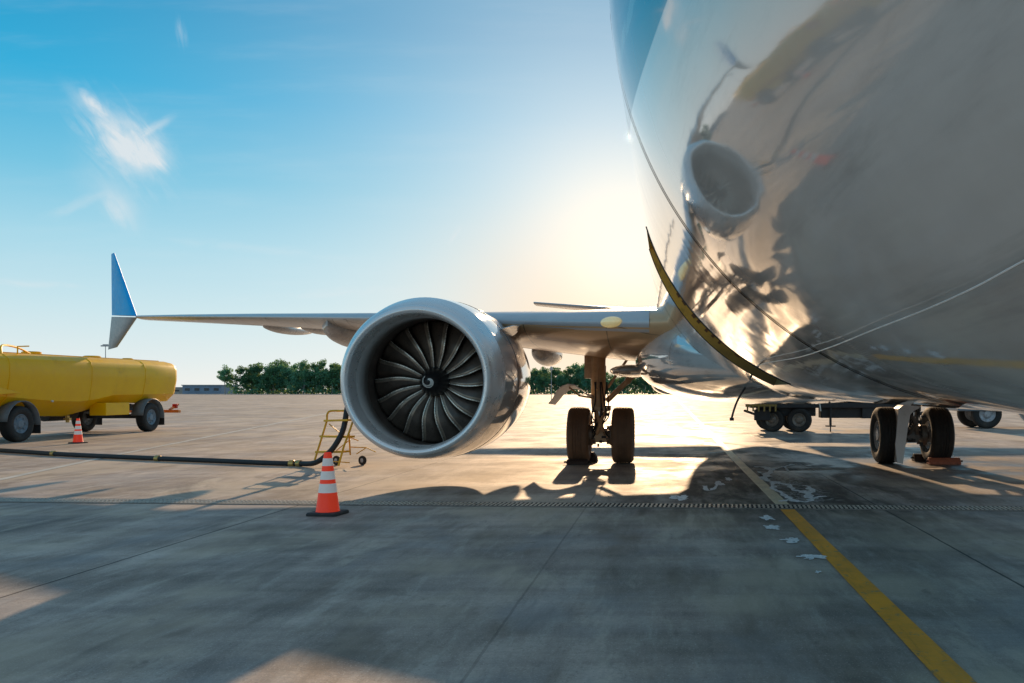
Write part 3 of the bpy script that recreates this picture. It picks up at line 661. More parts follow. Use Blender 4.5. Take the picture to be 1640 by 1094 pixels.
# engines
EX, EZ = -3.21, CH + .115
def make_engine(parent, ex):
    sgn = 1
    root = MB()
    fz = EZ
    SC = .889
    def Y(y): return 11.02 + (y - 12.4) * 1.0
    outer = [(12.42, .925), (12.50, .975), (12.62, 1.015), (12.85, 1.06), (13.2, 1.09), (13.7, 1.105), (14.4, 1.095), (15.0, 1.05), (15.55, .96), (15.9, .88), (16.0, .85)]
    o1 = [(Y(a), r) for a, r in outer]
    nb = MB(); nb.lathe(o1[3:], (ex, 0, fz + .045), 'Y', 96)
    nac = PB(nb, 'engine_nacelle', M['cowl'], smooth=60)
    # lip : round highlight ring, natural metal
    lp = []
    for k in range(13):
        a = math.pi * (k / 12); lp.append((Y(12.40) + .085 * (1 - math.sin(a)), .925 - .045 * math.cos(a) * -1 if False else .905 + .055 * math.cos(a)))
    prof = [(Y(12.85), 1.06), (Y(12.62), 1.018), (Y(12.52), .985)] + lp + [(Y(12.60), .835), (Y(12.66), .832)]
    lb = MB()
    rings = []
    for (yy, rr) in prof:
        kz = .045 * min(max((yy - Y(12.40)) / .45, 0), 1) if rr > .92 else 0
        rings.append([Vector((ex + rr * math.cos(2 * math.pi * j / 96), yy, fz + kz + rr * math.sin(2 * math.pi * j / 96))) for j in range(96)])
    lb.loft(rings, True, False); lb.build('inlet_lip', M['lip'], nac, smooth=80)
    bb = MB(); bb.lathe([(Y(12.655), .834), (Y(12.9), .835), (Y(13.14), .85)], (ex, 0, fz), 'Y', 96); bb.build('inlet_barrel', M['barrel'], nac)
    fc = MB(); fc.lathe([(Y(13.14), .849), (Y(13.2), .846), (Y(13.75), .85), (Y(13.8), .3), (Y(13.9), .02)], (ex, 0, fz), 'Y', 72)
    for k in range(48):                              # outlet guide vanes
        a = 2 * math.pi * k / 48; mt = Matrix.Translation((ex, Y(13.68), fz)) @ Matrix.Rotation(a, 4, 'Y')
        pts = [mt @ Vector(p) for p in ((-.012, -.05, .36), (.012, .05, .36), (.012, .05, .85), (-.012, -.05, .85))]; fc.add(pts, [(0, 1, 2, 3)])
    fc.build('fan_case', M['case'], nac, smooth=40)
    # fan
    hy = Y(13.36)
    sp = MB(); sp.lathe([(hy - .36, .004), (hy - .355, .03), (hy - .33, .065), (hy - .27, .115), (hy - .18, .16), (hy - .08, .19), (hy - .02, .20), (hy + .25, .25), (hy + .3, .25)], (ex, 0, fz), 'Y', 48)
    spn = sp.build('spinner', M['spinner'], nac, smooth=50)
    sw = MB(); pts = []
    for k in range(26):
        q = k / 25; a = R(95) - q * R(330); rr = .028 + .062 * q ** .9
        wd = .006 + .014 * math.sin(math.pi * min(q * .9 + .1, 1))
        for s_ in (-1, 1):
            r_ = rr + s_ * wd
            # height of the spinner skin at this radius
            yy = np.interp(r_, [.004, .03, .065, .115, .16], [hy - .36, hy - .355, hy - .33, hy - .27, hy - .18]) - .004
            pts.append(Vector((ex + .0 + math.cos(a) * r_, yy, fz + math.sin(a) * r_)))
    sw.add(pts, [(2 * k, 2 * k + 1, 2 * k + 3, 2 * k + 2) for k in range(25)]); so_ = sw.build('spinner_swirl', M['white'], nac, smooth=0)
    nb_ = 18
    for b in range(nb_):
        mb = MB(); a0 = 2 * math.pi * b / nb_ + .06; NR, NC = 18, 8; rows = []
        for i in range(NR + 1):
            q = i / NR; r = .19 + (.832 - .19) * q
            stag = R(24 + 40 * q ** .8); ch = .21 + .15 * q - .06 * max(q - .8, 0) * 5 * .6
            lean = -.030 * math.sin(2 * math.pi * q * .85) + .05 * q * q   # S shape of the edge
            swp = -.06 * math.sin(q * math.pi) + .12 * max(q - .6, 0)
            row = []
            for j in range(NC + 1):
                c = j / NC
                cam_ = .055 * math.sin(math.pi * c)
                dt = c * ch * math.sin(stag) + cam_ * math.cos(stag); dyy = c * ch * math.cos(stag) - cam_ * math.sin(stag)
                an = a0 + lean + dt / r * 1.0
                row.append(Vector((ex - math.sin(an) * r, hy - .02 + swp + dyy, fz + math.cos(an) * r)))
            rows.append(row)
        W = NC + 1; vs = [p for r_ in rows for p in r_]
        mb.cur = 0; fs = []; mi = []
        for i in range(NR):
            for j in range(NC): fs.append((i * W + j, i * W + j + 1, (i + 1) * W + j + 1, (i + 1) * W + j)); mi.append(2 if j < 1 else 0)
        mb.add(vs, fs); mb.mi = mi
        # rounded metal edge
        mb.cur = 1; mb.tube([rows[i][0] for i in range(NR + 1)], [.006 + .005 * math.sin(math.pi * min(i / NR * .9 + .1, 1)) for i in range(NR + 1)], 6)
        o = mb.build('fan_blade', [M['fan'], M['fan_edge'], M['fan_mid']], nac, smooth=60)
        sd = o.modifiers.new('thick', 'SOLIDIFY'); sd.thickness = .006
    ex_ = MB(); ex_.lathe([(Y(15.7), .60), (Y(16.3), .55), (Y(17.0), .42), (Y(17.4), .36), (Y(17.38), .30), (Y(16.9), .30), (Y(17.6), .18), (Y(18.1), .02)], (ex, 0, fz + .05), 'Y', 48)
    ex_.build('exhaust_nozzle', M['brake'], nac)
    bk = MB(); bk.lathe([(Y(15.98), .848), (Y(15.4), .83), (Y(15.3), .5)], (ex, 0, fz + .045), 'Y', 48); bk.build('bypass_duct', M['dark'], nac)
    # cowl latch line and strake
    st = MB(); a = R(38); c0 = Vector((ex + math.cos(a) * 1.085, Y(13.4), fz + .045 + math.sin(a) * 1.085))
    d = Vector((math.cos(a), 0, math.sin(a)))
    st.add([c0, c0 + Vector((0, 1.2, 0)) , c0 + Vector((0, 1.2, 0)) + d * .22, c0 + Vector((0, .5, 0)) + d * .16], [(0, 1, 2, 3)])
    s_ = st.build('nacelle_strake', M['wing'], nac, smooth=0); sd = s_.modifiers.new('thick', 'SOLIDIFY'); sd.thickness = .012
    for yy in (Y(13.62), Y(15.05)):
        rb = MB(); rr = np.interp(yy, [a_ for a_, b_ in o1], [b_ for a_, b_ in o1])
        rb.tube([Vector((ex + (rr + .0005) * math.cos(2 * math.pi * j / 96), yy, fz + .045 + (rr + .0005) * math.sin(2 * math.pi * j / 96))) for j in range(97)], .004, 5, cap=False)
        rb.build('cowl_seam', M['dark'], nac)
    return nac
make_engine(plane, EX)
make_engine(plane, 2 * CX - EX)

# wheels
def wheel(parent, c, r, w_, rimr, rim_mat, rub='rubber', bolts=10, rim_name='rim', tyre_name='tyre'):
    hw = w_ / 2; tb = MB()
    prof = [(-hw * .72, rimr), (-hw * .93, rimr + (r - rimr) * .25), (-hw, rimr + (r - rimr) * .55), (-hw * .95, rimr + (r - rimr) * .8), (-hw * .80, r * .972), (-hw * .6, r * .994)]
    for g_ in (-.36, -.12, .12, .36):
        prof += [(hw * (g_ - .035), r), (hw * (g_ - .03), r - .012), (hw * (g_ + .03), r - .012), (hw * (g_ + .035), r)]
    prof += [(hw * .6, r * .994), (hw * .80, r * .972), (hw * .95, rimr + (r - rimr) * .8), (hw, rimr + (r - rimr) * .55), (hw * .93, rimr + (r - rimr) * .25), (hw * .72, rimr)]
    tb.lathe(prof, c, 'X', 56); tb.build(tyre_name, M[rub], parent, smooth=35)
    rb = MB()
    for s_ in (-1, 1):
        rb.lathe([(s_ * hw * .76, rimr * 1.02), (s_ * hw * .82, rimr * .97), (s_ * hw * .62, rimr * .86), (s_ * hw * .5, rimr * .62), (s_ * hw * .62, rimr * .45), (s_ * hw * .8, rimr * .38), (s_ * hw * .82, rimr * .2), (s_ * hw * .82, .002)], c, 'X', 40)
        for k in range(bolts):
            a = 2 * math.pi * k / bolts
            rb.box((c[0] + s_ * hw * .56, c[1] + math.cos(a) * rimr * .72, c[2] + math.sin(a) * rimr * .72), (.05, rimr * .12, rimr * .12))
    rb.build(rim_name, rim_mat, parent, smooth=35)

M['rubber_flare'] = pmat('flare-tinted tyre rubber', (.15, .095, .06), .7, dirt=(.22, .14, .08), bump=.3, scale=4)  # brown tint paints the orange flare over the starboard tyres
M['gear_flare'] = M['gear']; M['gear_dark'] = pmat('dark gear paint', (.17, .16, .15), .4, .1, dirt=(.05, .04, .035), scale=6)  # port and nose gear: darker copy without the painted flare
def main_gear(cx, inboard, spread, door):
    gy = 16.2; ax = .52; M['gear'] = M['gear_flare'] if cx < 0 else M['gear_dark']
    sm = MB(); lean = .03 * -inboard
    strut = MB()
    strut.tube([(cx - inboard * .06, gy, .98), (cx - inboard * .06, gy, 1.12), (cx - inboard * .06, gy, 1.9), (cx - inboard * .06, gy, 2.05)], [.115, .13, .14, .15], 20)
    strut.box((cx - inboard * .06 - .19, gy + .1, 1.78), (.12, .3, .42)); strut.box((cx, gy + .05, 1.02), (.34, .2, .10))
    st = PB(strut, 'main_landing_gear', M['gear'], smooth=50)
    def sub(mb, nm, mt, **k): return mb.build(nm, mt, st, **k)
    pm = MB(); pm.tube([(cx - inboard * .04, gy, .5), (cx - inboard * .05, gy, 1.0)], .085, 20); sub(pm, 'oleo_piston', M['chrome'])
    am = MB(); am.tube([(cx - spread, gy, ax), (cx + spread, gy, ax)], .065, 16); am.box((cx, gy, ax), (.2, .22, .26)); sub(am, 'axle', M['gear'])
    for s_ in (-1, 1):
        br = MB()
        br.lathe([(s_ * .15, .08), (s_ * .15, .17), (s_ * .17, .19), (s_ * .26, .19), (s_ * .26, .08)], (cx, gy, ax), 'X', 24)
        for k in range(7):
            a = 2 * math.pi * k / 7; br.tube([(cx + s_ * .1, gy + math.cos(a) * .145, ax + math.sin(a) * .145), (cx + s_ * .17, gy + math.cos(a) * .145, ax + math.sin(a) * .145)], .026, 8)
        sub(br, 'brake', M['brake'])
    tl = MB()
    tl.bar((cx - .10, gy - .14, 1.0), (cx, gy - .34, .74), .05, .04); tl.bar((cx + .10, gy - .14, 1.0), (cx, gy - .34, .74), .05, .04)
    tl.bar((cx - .10, gy - .1, .5), (cx, gy - .34, .74), .05, .04); tl.bar((cx + .10, gy - .1, .5), (cx, gy - .34, .74), .05, .04)
    tl.box((cx, gy - .12, 1.0), (.26, .1, .08)); tl.box((cx, gy - .10, .48), (.26, .1, .1)); sub(tl, 'torsion_link', M['gear'])
    sb = MB(); sb.tube([(cx + inboard * .1, gy - .02, 1.15), (cx + inboard * .85, gy - .1, 1.86)], .05, 12); sb.tube([(cx + inboard * .12, gy, 1.4), (cx + inboard * .5, gy, 1.95)], .025, 10)
    sb.ellipsoid((cx + inboard * .5, gy - .06, 1.53), (.07, .07, .07), 10, 6); sub(sb, 'side_brace', M['gear'])
    hz = MB(); rnd = random.Random(int(cx * 10))
    for k in range(7):
        x0 = cx + rnd.uniform(-.13, .13)
        hz.tube(smoothpts([(x0, gy - .14, 1.5), (x0 + rnd.uniform(-.05, .05), gy - .2, 1.15), (x0 + rnd.uniform(-.1, .1), gy - .24, .85), (cx + rnd.choice((-1, 1)) * rnd.uniform(.12, .2), gy - .16, .5 + rnd.uniform(-.06, .12))], 5), .011, 6)
    for k in range(14):
        hz.box((cx + rnd.uniform(-.16, .16), gy - rnd.uniform(.1, .26), rnd.uniform(.32, 1.05)), (rnd.uniform(.03, .08), .05, rnd.uniform(.02, .07)))
    sub(hz, 'brake_hoses', M['dark'])
    sub(_lines(cx, gy), 'hydraulic_line', M['gear'])
    for s_ in (-1, 1):
        wheel(st, (cx + s_ * spread, gy, ax), .52, .40, .26, M['rim'], 'rubber_flare' if cx < 0 else 'rubber')
    if door == 'fender':
        prof = [(-2.19, 1.17), (-2.12, 1.25), (-2.04, 1.35), (-1.95, 1.43), (-1.84, 1.47), (-1.72, 1.455), (-1.62, 1.39), (-1.53, 1.30), (-1.40, 1.27)]
        fd = MB(); th_ = .018
        poly = [(x_, z_) for x_, z_ in prof] + [(x_, z_ - th_) for x_, z_ in prof[::-1]]
        n = len(prof)
        a_ = [Vector((x_, gy - .35, z_ - (.05 if i in (0, 1) else 0))) for i, (x_, z_) in enumerate(prof)]; b_ = [Vector((x_ + .02, gy + .45, z_ - .08)) for x_, z_ in prof]
        fd.add(a_ + b_ + [p - Vector((0, 0, th_)) for p in a_ + b_], [(i, i + 1, n + i + 1, n + i) for i in range(n - 1)] + [(2 * n + i, 2 * n + i + 1, 3 * n + i + 1, 3 * n + i) for i in range(n - 1)] + [(i, i + 1, 2 * n + i + 1, 2 * n + i) for i in range(n - 1)] + [(n + i, n + i + 1, 3 * n + i + 1, 3 * n + i) for i in range(n - 1)])
        d_ = sub(fd, 'gear_door', M['gear_white'], smooth=50); d_['label'] = 'curved pale gear door sticking out sideways'
        rod = MB(); rod.tube([(-1.85, gy, 1.40), (-1.66, gy - .1, 1.25), (-1.36, gy - .1, 1.20)], .018, 8); sub(rod, 'door_rod', M['gear'])
    else:
        yd = gy - .55
        def pt(px, py, y=yd): return at(px, py, y)
        prof = [(1437, 741), (1434, 712), (1437, 680), (1439, 655), (1447, 649), (1462, 646), (1477, 640)]
        prof2 = [(1446, 743), (1450, 715), (1454, 685), (1458, 664), (1464, 658), (1472, 654), (1478, 643)]
        fd = MB(); n = len(prof)
        a_ = [pt(*p) for p in prof]; b_ = [pt(*p) for p in prof2]; off = Vector((.03, .5, 0))
        fd.add(a_ + b_ + [p + off for p in a_ + b_], [(i, i + 1, n + i + 1, n + i) for i in range(n - 1)] + [(2 * n + i, 2 * n + i + 1, 3 * n + i + 1, 3 * n + i) for i in range(n - 1)] + [(i, i + 1, 2 * n + i + 1, 2 * n + i) for i in range(n - 1)] + [(n + i, n + i + 1, 3 * n + i + 1, 3 * n + i) for i in range(n - 1)])
        d_ = sub(fd, 'gear_door', M['gear_white'], smooth=30); d_['label'] = 'tall white gear door hanging in front of the wheels'
    return st
def _lines(cx, gy):
    m_ = MB()
    m_.tube([(cx - .05, gy - .17, 1.75), (cx - .05, gy - .17, 1.38)], .012, 8); m_.ellipsoid((cx - .05, gy - .17, 1.36), (.035, .03, .035), 10, 6)
    m_.tube([(cx + .09, gy - .15, 1.8), (cx + .08, gy - .17, 1.1)], .010, 8); return m_
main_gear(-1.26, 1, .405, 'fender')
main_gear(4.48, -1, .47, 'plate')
# nose gear (just outside the frame on the right)
ng = MB(); ng.tube([(CX, .3, .38), (CX, .15, 1.4)], [.06, .08], 14); nst = PB(ng, 'nose_landing_gear', M['gear'])
for s_ in (-1, 1): wheel(nst, (CX + s_ * .2, .3, .34), .34, .19, .17, M['rim'], bolts=8)

# drain hose hanging below the belly
hs_ = MB(); hp = smoothpts([at(1206, 606, 9.0), at(1194, 620, 9.0), at(1182, 640, 8.95), at(1176, 655, 8.9), at(1172, 669, 8.9)], 5); hs_.tube(hp, .011, 8); hs_.tube([hp[-1], hp[-1] + Vector((0, 0, -.03))], .022, 8)
PB(hs_, 'drain_tube', M['dark'])

# pale cable along the skin
cb = MB(); pts = []
for q in [(1700, 392), (1640, 418), (1560, 461), (1480, 497), (1400, 528), (1330, 556), (1280, 572), (1235, 580), (1212, 586)]: pts.append(hit(*q, rad=CR + .02))
cb.tube(smoothpts(pts, 6), .0024, 6); tag(cb.build('tether_cable', M['wire']), 'thin pale cable strung along the dark glossy belly of the airliner', 'cable')

# chocks
def chock(px, py, wpx, hpx, mat, label, rz=0):
    p = ground(px, py); w_ = wpx * p.y / F; h_ = hpx * p.y / F
    r_ = empty('wheel_chock', (p.x, p.y, 0), label, 'wheel chock', 'wheel chocks at the aircraft tyres', rz)
    mb = MB(); mb.prism([(-.10, .005), (.14, .005), (.11, h_ * .6), (.04, h_), (-.02, h_), (-.08, h_ * .55)], 'X', -w_ / 2, w_ / 2); mb.build('block', mat, r_, bevel=.008)
    rp = MB(); rp.tube([(-w_ / 2 - .05, -.02, h_ * .5), (-w_ / 2, 0, h_ * .5), (w_ / 2, 0, h_ * .5), (w_ / 2 + .05, -.02, h_ * .5)], .016, 8); rp.build('rope', M['dark'], r_)
chock(1512, 744, 50, 11, M['chock_red'], 'reddish brown wheel chock in front of the far right aircraft tyre')
chock(1476, 739, 26, 12, M['chock'], 'dark chock lying between the two right-hand aircraft wheels')
chock(925, 744, 34, 8, M['chock'], 'small dark chock against the outer tyre of the left main gear')
chock(949, 740, 10, 16, M['chock'], 'upright dark chock between the tyres of the left main gear', R(80))

# ------------------------------------------------------------------ traffic cones
def cone_root(loc, label, h):
    r_ = empty('traffic_cone', loc, label, 'traffic cone', 'orange traffic cones', rz=random.uniform(-.3, .3))
    k = h / .655
    bs_ = MB(); hw = .165
    n = 8; poly = []
    for sx, sy in ((1, 1), (-1, 1), (-1, -1), (1, -1)):
        for a in range(0, 91, 30):
            q = math.atan2(sy, sx) - R(45) + R(a); poly.append((sx * (hw - .03) + .03 * math.cos(q), sy * (hw - .03) + .03 * math.sin(q)))
    rings = [[Vector((x_ * s_ * k, y_ * s_ * k, z_ * k)) for x_, y_ in poly] for z_, s_ in ((.002, 1), (.022, 1), (.034, .94), (.036, .6))]
    bs_.loft(rings); bs_.build('base', M['cone_base'], r_, smooth=35)
    prof = [(.036, .122), (.045, .118), (.22, .095), (.33, .080), (.335, .0795), (.38, .0735), (.47, .0615), (.51, .056), (.60, .044), (.645, .038), (.655, .034), (.65, .028), (.4, .06)]
    b_ = MB(); b_.lathe([(z_ * k, q * k) for z_, q in prof], (0, 0, 0), 'Z', 40); b_.build('body', M['cone_body'], r_, smooth=40)
    for (z0, z1) in ((.235, .33), (.372, .46), (.515, .595)):
        def rr(z_): return np.interp(z_, [.045, .22, .33, .47, .60], [.118, .095, .080, .0615, .044]) + .0025
        s_ = MB(); s_.lathe([(z0 * k, (rr(z0) - .003) * k), (z0 * k, rr(z0) * k), (z1 * k, rr(z1) * k), (z1 * k, (rr(z1) - .003) * k)], (0, 0, 0), 'Z', 40); s_.build('reflective_band', M['cone_white'], r_, smooth=30)
    return r_
M['cone_body'] = pmat('cone orange', (.85, .05, .015), .42, var=.10, scale=9, dirt=(.5, .04, .02), emis=((1, .05, .01), .22))  # faint emission added to brighten the cone body; no lamp
M['cone_white'] = pmat('reflective white', (.80, .74, .70), .4, var=.05, scale=14, emis=((1, .9, .85), .08))  # bands also given a faint glow of their own
M['cone_base'] = pmat('cone base rubber', (.03, .03, .032), .7, dirt=(.1, .08, .07), scale=8)
p = ground(525, 824); cone_root((p.x, p.y, 0), 'orange and white traffic cone nearest the camera in front of the engine', .675)
p = ground(125, 710); cone_root((p.x, p.y, 0), 'smaller far-off traffic cone standing beside the yellow tanker', .63)

# ------------------------------------------------------------------ fuel hose
hp = [ground(-60, 722), ground(0, 725), ground(110, 732), ground(240, 738), ground(360, 743), ground(440, 746.5), ground(476, 747)]
hp = [Vector((v_.x, v_.y, .05)) for v_ in hp]
hp += [at(505, 741, 15.2), at(528, 724, 15.1), at(543, 703, 15.1), at(551, 683, 15.2), at(556, 655, 15.3), at(566, 610, 15.6), at(585, 560, 16.2), at(592, 520, 17.0)]
hose = empty('fuel_hose', (hp[3].x, hp[3].y, 0), 'black fuel hose lying across the apron and rising behind the engine', 'hose')
def HB(mb, nm, mt): o = mb.build(nm, mt, hose); o.location = (-hp[3].x, -hp[3].y, 0); return o
h_ = MB(); sp_ = smoothpts(hp, 10); h_.tube(sp_, .047, 12); HB(h_, 'hose_line', M['hose'])
for px in (82, 250, 468, 479):
    i = min(range(len(sp_)), key=lambda k: abs(VX + F * sp_[k].x / sp_[k].y - px) + (1000 if k > 62 else 0))
    d = (sp_[i + 1] - sp_[i]).normalized(); c_ = MB(); c_.tube([sp_[i] - d * .05, sp_[i] - d * .04, sp_[i] + d * .04, sp_[i] + d * .05], [.05, .062, .062, .05], 14); HB(c_, 'coupling', M['brass'])

# ------------------------------------------------------------------ yellow step ladder
ld = empty('step_ladder', (-5.9, 15.6, 0), 'small yellow wheeled maintenance steps half hidden behind the engine', 'step ladder')
def LB(mb, nm, mt, **k): o = mb.build(nm, mt, ld, **k); o.location = (5.9, -15.6, 0); return o
yl = 15.4
def lp(px, py, y=yl): return at(px, py, y)
s1 = MB(); s1.tube(smoothpts([lp(504, 737), lp(514, 705), lp(523, 675), lp(524, 664), lp(529, 658.5), lp(545, 658), lp(560, 658)], 4), .018, 8); LB(s1, 'side_rail', M['ladder'])
s2 = MB(); s2.tube([lp(542, 746, 15.1), lp(551, 714, 15.1), lp(560, 690, 15.1), lp(566, 672, 15.1)], .018, 8); s2.tube([lp(559, 695, 15.1), lp(561, 728, 15.6)], .014, 8); LB(s2, 'side_rail', M['ladder'])
def tread(a, b, dep, nm='step'):
    a = Vector(a); b = Vector(b); m_ = MB(); c = (a + b) / 2 + Vector((0, dep / 2, 0)); rot = (b - a).to_track_quat('X', 'Z').to_matrix(); m_.box(c, ((b - a).length, dep, .035), rot); return LB(m_, nm, M['ladder'], bevel=.004)
tread(lp(524, 674), lp(562, 673, 15.1), .30, 'platform'); tread(lp(515, 699), lp(558, 700, 15.1), .2); tread(lp(508, 724), lp(550, 724, 15.1), .2)
bc = MB(); bc.tube([lp(527, 679), lp(549, 697)], .009, 6); bc.tube([lp(538, 722), lp(561, 704)], .009, 6); bc.tube([lp(561, 716, 15.6), lp(586, 717, 15.6)], .010, 6); bc.tube([lp(571, 727, 15.6), lp(587, 717, 15.6), lp(602, 724, 15.6)], .010, 6); bc.tube([lp(504, 737), lp(560, 741, 15.4)], .01, 6)
bc.tube([lp(560, 700, 15.6), lp(574, 706, 15.6)], .01, 6); LB(bc, 'brace', M['ladder'])
for px in (561, 601):
    c = ground(px, 740); c = Vector((c.x, 15.75, .085)); wm_ = MB()
    wm_.lathe([(-.018, .04), (-.024, .06), (-.020, .082), (0, .088), (.020, .082), (.024, .06), (.018, .04)], (0, 0, 0), 'X', 24)
    rot = Matrix.Rotation(R(62), 4, 'Z'); wm_.v = [tuple((rot @ Vector(v_)) + c) for v_ in wm_.v]; cw = LB(wm_, 'caster', M['rubber'])
    ri_ = MB(); ri_.lathe([(-.016, .042), (-.02, .02), (-.02, .002), (.02, .002), (.02, .02), (.016, .042)], (0, 0, 0), 'X', 16); ri_.v = [tuple((rot @ Vector(v_)) + c) for v_ in ri_.v]
    o = ri_.build('hub', M['rim'], cw)

# ------------------------------------------------------------------ yellow tanker
tk = empty('fuel_tanker', (-18.1, 25, 0), 'yellow fuel tanker parked at the left edge', 'tanker')
def TB(mb, nm, mt, parent=None, **k):
    o = mb.build(nm, mt, parent or tk, **k)
    if parent is None: o.location = (18.1, -25, 0)
    return o
TX = -18.1
def tank_sec(y, zb, zt=2.34, hw=1.2, sh=1.0):
    hb = .62 if zb < .8 else .86
    pts = [(hb, zb), (hw * .93, zb + (1.55 - zb) * .45), (hw * 1.0, 1.70), (hw * 1.0, 2.02), (hw * .96, 2.17), (hw * .86, 2.27), (hw * .68, 2.325), (hw * .4, zt), (0, zt + .005)]
    c = 1.6
    out = [Vector((TX + x_ * sh, y, c + (z_ - c) * sh)) for x_, z_ in pts] + [Vector((TX - x_ * sh, y, c + (z_ - c) * sh)) for x_, z_ in pts[-2::-1]]
    return out
tm = MB(); tm.loft([tank_sec(20.4, 1.0, sh=.90), tank_sec(20.46, 1.0, sh=.97), tank_sec(20.6, 1.0), tank_sec(21.6, .98), tank_sec(23.0, .80), tank_sec(24.2, .64), tank_sec(25.2, .60), tank_sec(26.0, .72), tank_sec(26.7, .92), tank_sec(28.5, .95), tank_sec(29.9, .97), tank_sec(30.02, .97, sh=.985), tank_sec(30.1, .97, sh=.94)])
tko = TB(tm, 'tank', M['yellow'], smooth=28)
for y in (22.4, 25.6, 28.2):
    sm_ = MB()
    rg = tank_sec(y, float(np.interp(y, [21.6, 23, 24.2, 25.2, 26, 26.7, 28.5], [.98, .80, .64, .60, .72, .92, .95])))
    c_ = Vector((TX, y, 1.6)); sm_.tube([c_ + (p_ - c_) * 1.001 for p_ in rg + rg[:1]], .012, 6, cap=False); sm_.build('weld_seam', M['yellow'], tko)
tp = MB()
for y, h__, r_ in ((21.6, .10, .24), (24.8, .10, .24), (27.4, .08, .24), (29.2, .07, .16)):
    tp = MB(); tp.lathe([(2.33, r_), (2.33 + h__, r_), (2.33 + h__ + .02, r_ * .8), (2.33 + h__ + .02, .01)], (TX, y, 0), 'Z', 24); TB(tp, 'hatch', M['yellow'])
rl = MB(); rl.box((TX + .72, 25.2, 2.325), (.06, 9.0, .05))
rl.tube(smoothpts([(TX + .9, 22.5, 2.30), (TX + .7, 22.8, 2.52), (TX + .5, 23.6, 2.50), (TX + .4, 24.2, 2.36)], 5), .028, 8); rl.tube([(TX + .95, 23.0, 2.3), (TX + .95, 23.0, 2.50), (TX + .95, 23.4, 2.53)], .02, 6)
TB(rl, 'roof_pipe', M['yellow'])
ch = MB(); ch.box((TX - .42, 25.2, .80), (.12, 9.6, .18)); ch.box((TX + .42, 25.2, .80), (.12, 9.6, .18))
for y in (21, 23, 27, 29): ch.box((TX, y, .78), (.9, .14, .12))
ch.box((TX + .78, 27.0, .74), (.5, 1.6, .06)); ch.box((TX - .1, 28.6, .5), (1.9, .14, .14)); ch.box((TX - .1, 22.85, .5), (1.9, .14, .14)); ch.box((TX + .5, 23.6, .72), (.5, .5, .3)); ch.tube([(TX - .5, 26, .62), (TX - .5, 27.2, .62)], .2, 16)
TB(ch, 'chassis', M['dark'])
for yy in (28.6, 22.85):
    for s_ in (-1, 1):
        wheel(tk, (TX + s_ * 1.04 - 0, yy, .47), .47, .30, .25, M['rimgrey'], bolts=8)
        mg = MB(); rr = []
        for k in range(13):
            a = R(-8) + math.pi * 1.02 * k / 12
            rr.append((yy + math.cos(a) * .60, .50 + math.sin(a) * .58))
        n = len(rr); vs = [Vector((TX + s_ * 1.04 + q * .19, a_, b_)) for q in (-1, 1) for a_, b_ in rr]
        mg.add(vs, [(i, i + 1, n + i + 1, n + i) for i in range(n - 1)]); mo = TB(mg, 'mudguard', M['mudguard']); sd = mo.modifiers.new('thick', 'SOLIDIFY'); sd.thickness = .022
        fp = MB(); fp.box((TX + s_ * 1.04, yy + .62, .40), (.36, .015, .42)); TB(fp, 'mud_flap', M['dark'])
for o in [x for x in bpy.data.objects if x.parent == tk and x.name.split('.')[0] in ('tyre', 'rim')]: o.location = (18.1, -25, 0)
bx = MB(); bx.box((TX + .98, 26.75, .78), (.5, 1.15, .38)); TB(bx, 'toolbox', M['yellow'], bevel=.02)
bx = MB(); bx.box((TX, 30.35, .62), (2.2, .16, .10)); bx.bar((TX + .5, 30.0, .75), (TX + .5, 30.35, .64), .08, .08); bx.bar((TX - .5, 30.0, .75), (TX - .5, 30.35, .64), .08, .08); TB(bx, 'rear_bumper', M['orange'], bevel=.01)
bx = MB(); bx.box((TX + .98, 30.28, .80), (.16, .10, .15)); TB(bx, 'tail_lamp', M['red'], bevel=.02); bx = MB(); bx.bar((TX + .9, 30.1, .68), (TX + 1.0, 30.42, .86), .10, .05); TB(bx, 'warning_board', M['orange'])
vl = MB(); vl.tube([(TX + .75, 25.2, .62), (TX + .75, 25.2, .42)], .05, 12); vl.box((TX + .75, 25.2, .52), (.16, .1, .06)); TB(vl, 'drain_valve', M['brass'])
hr = MB(); hr.lathe([(0, .02), (0, .26), (.06, .28), (.06, .24), (.5, .24), (.5, .28), (.55, .28), (.55, .02)], (TX + .82, 21.55, 1.93), 'X', 28); TB(hr, 'hose_reel', M['orange'])
fd = MB(); fd.prism([(20.9, 1.16), (22.7, 1.28), (22.0, 1.42), (21.2, 1.5), (20.6, 1.5)], 'X', TX + .98, TX + 1.28); TB(fd, 'side_fender', M['yellow'], bevel=.02)
vt = MB(); vt.lathe([(0, .012), (.03, .03), (.06, .03), (.07, .01)], (TX + 1.12, 24.0, 1.05), 'X', 12); TB(vt, 'inspection_port', M['white'])
cbm = MB(); cbm.prism([(17.4, .55), (20.0, .55), (20.0, 2.5), (18.0, 2.5), (17.45, 1.7)], 'X', TX - 1.15, TX + 1.15); cab = TB(cbm, 'cab', M['yellow'], bevel=.05)
gw = MB(); gw.box((TX + 1.152, 19.0, 1.95), (.01, 1.2, .6)); gw.build('side_window', M['blueglass'], cab)
for s_ in (-1, 1): wheel(tk, (TX + s_ * 1.0, 18.2, .47), .47, .30, .25, M['rimgrey'], bolts=8)
for o in [x for x in bpy.data.objects if x.parent == tk and x.name.split('.')[0] in ('tyre', 'rim')]: o.location = (18.1, -25, 0)

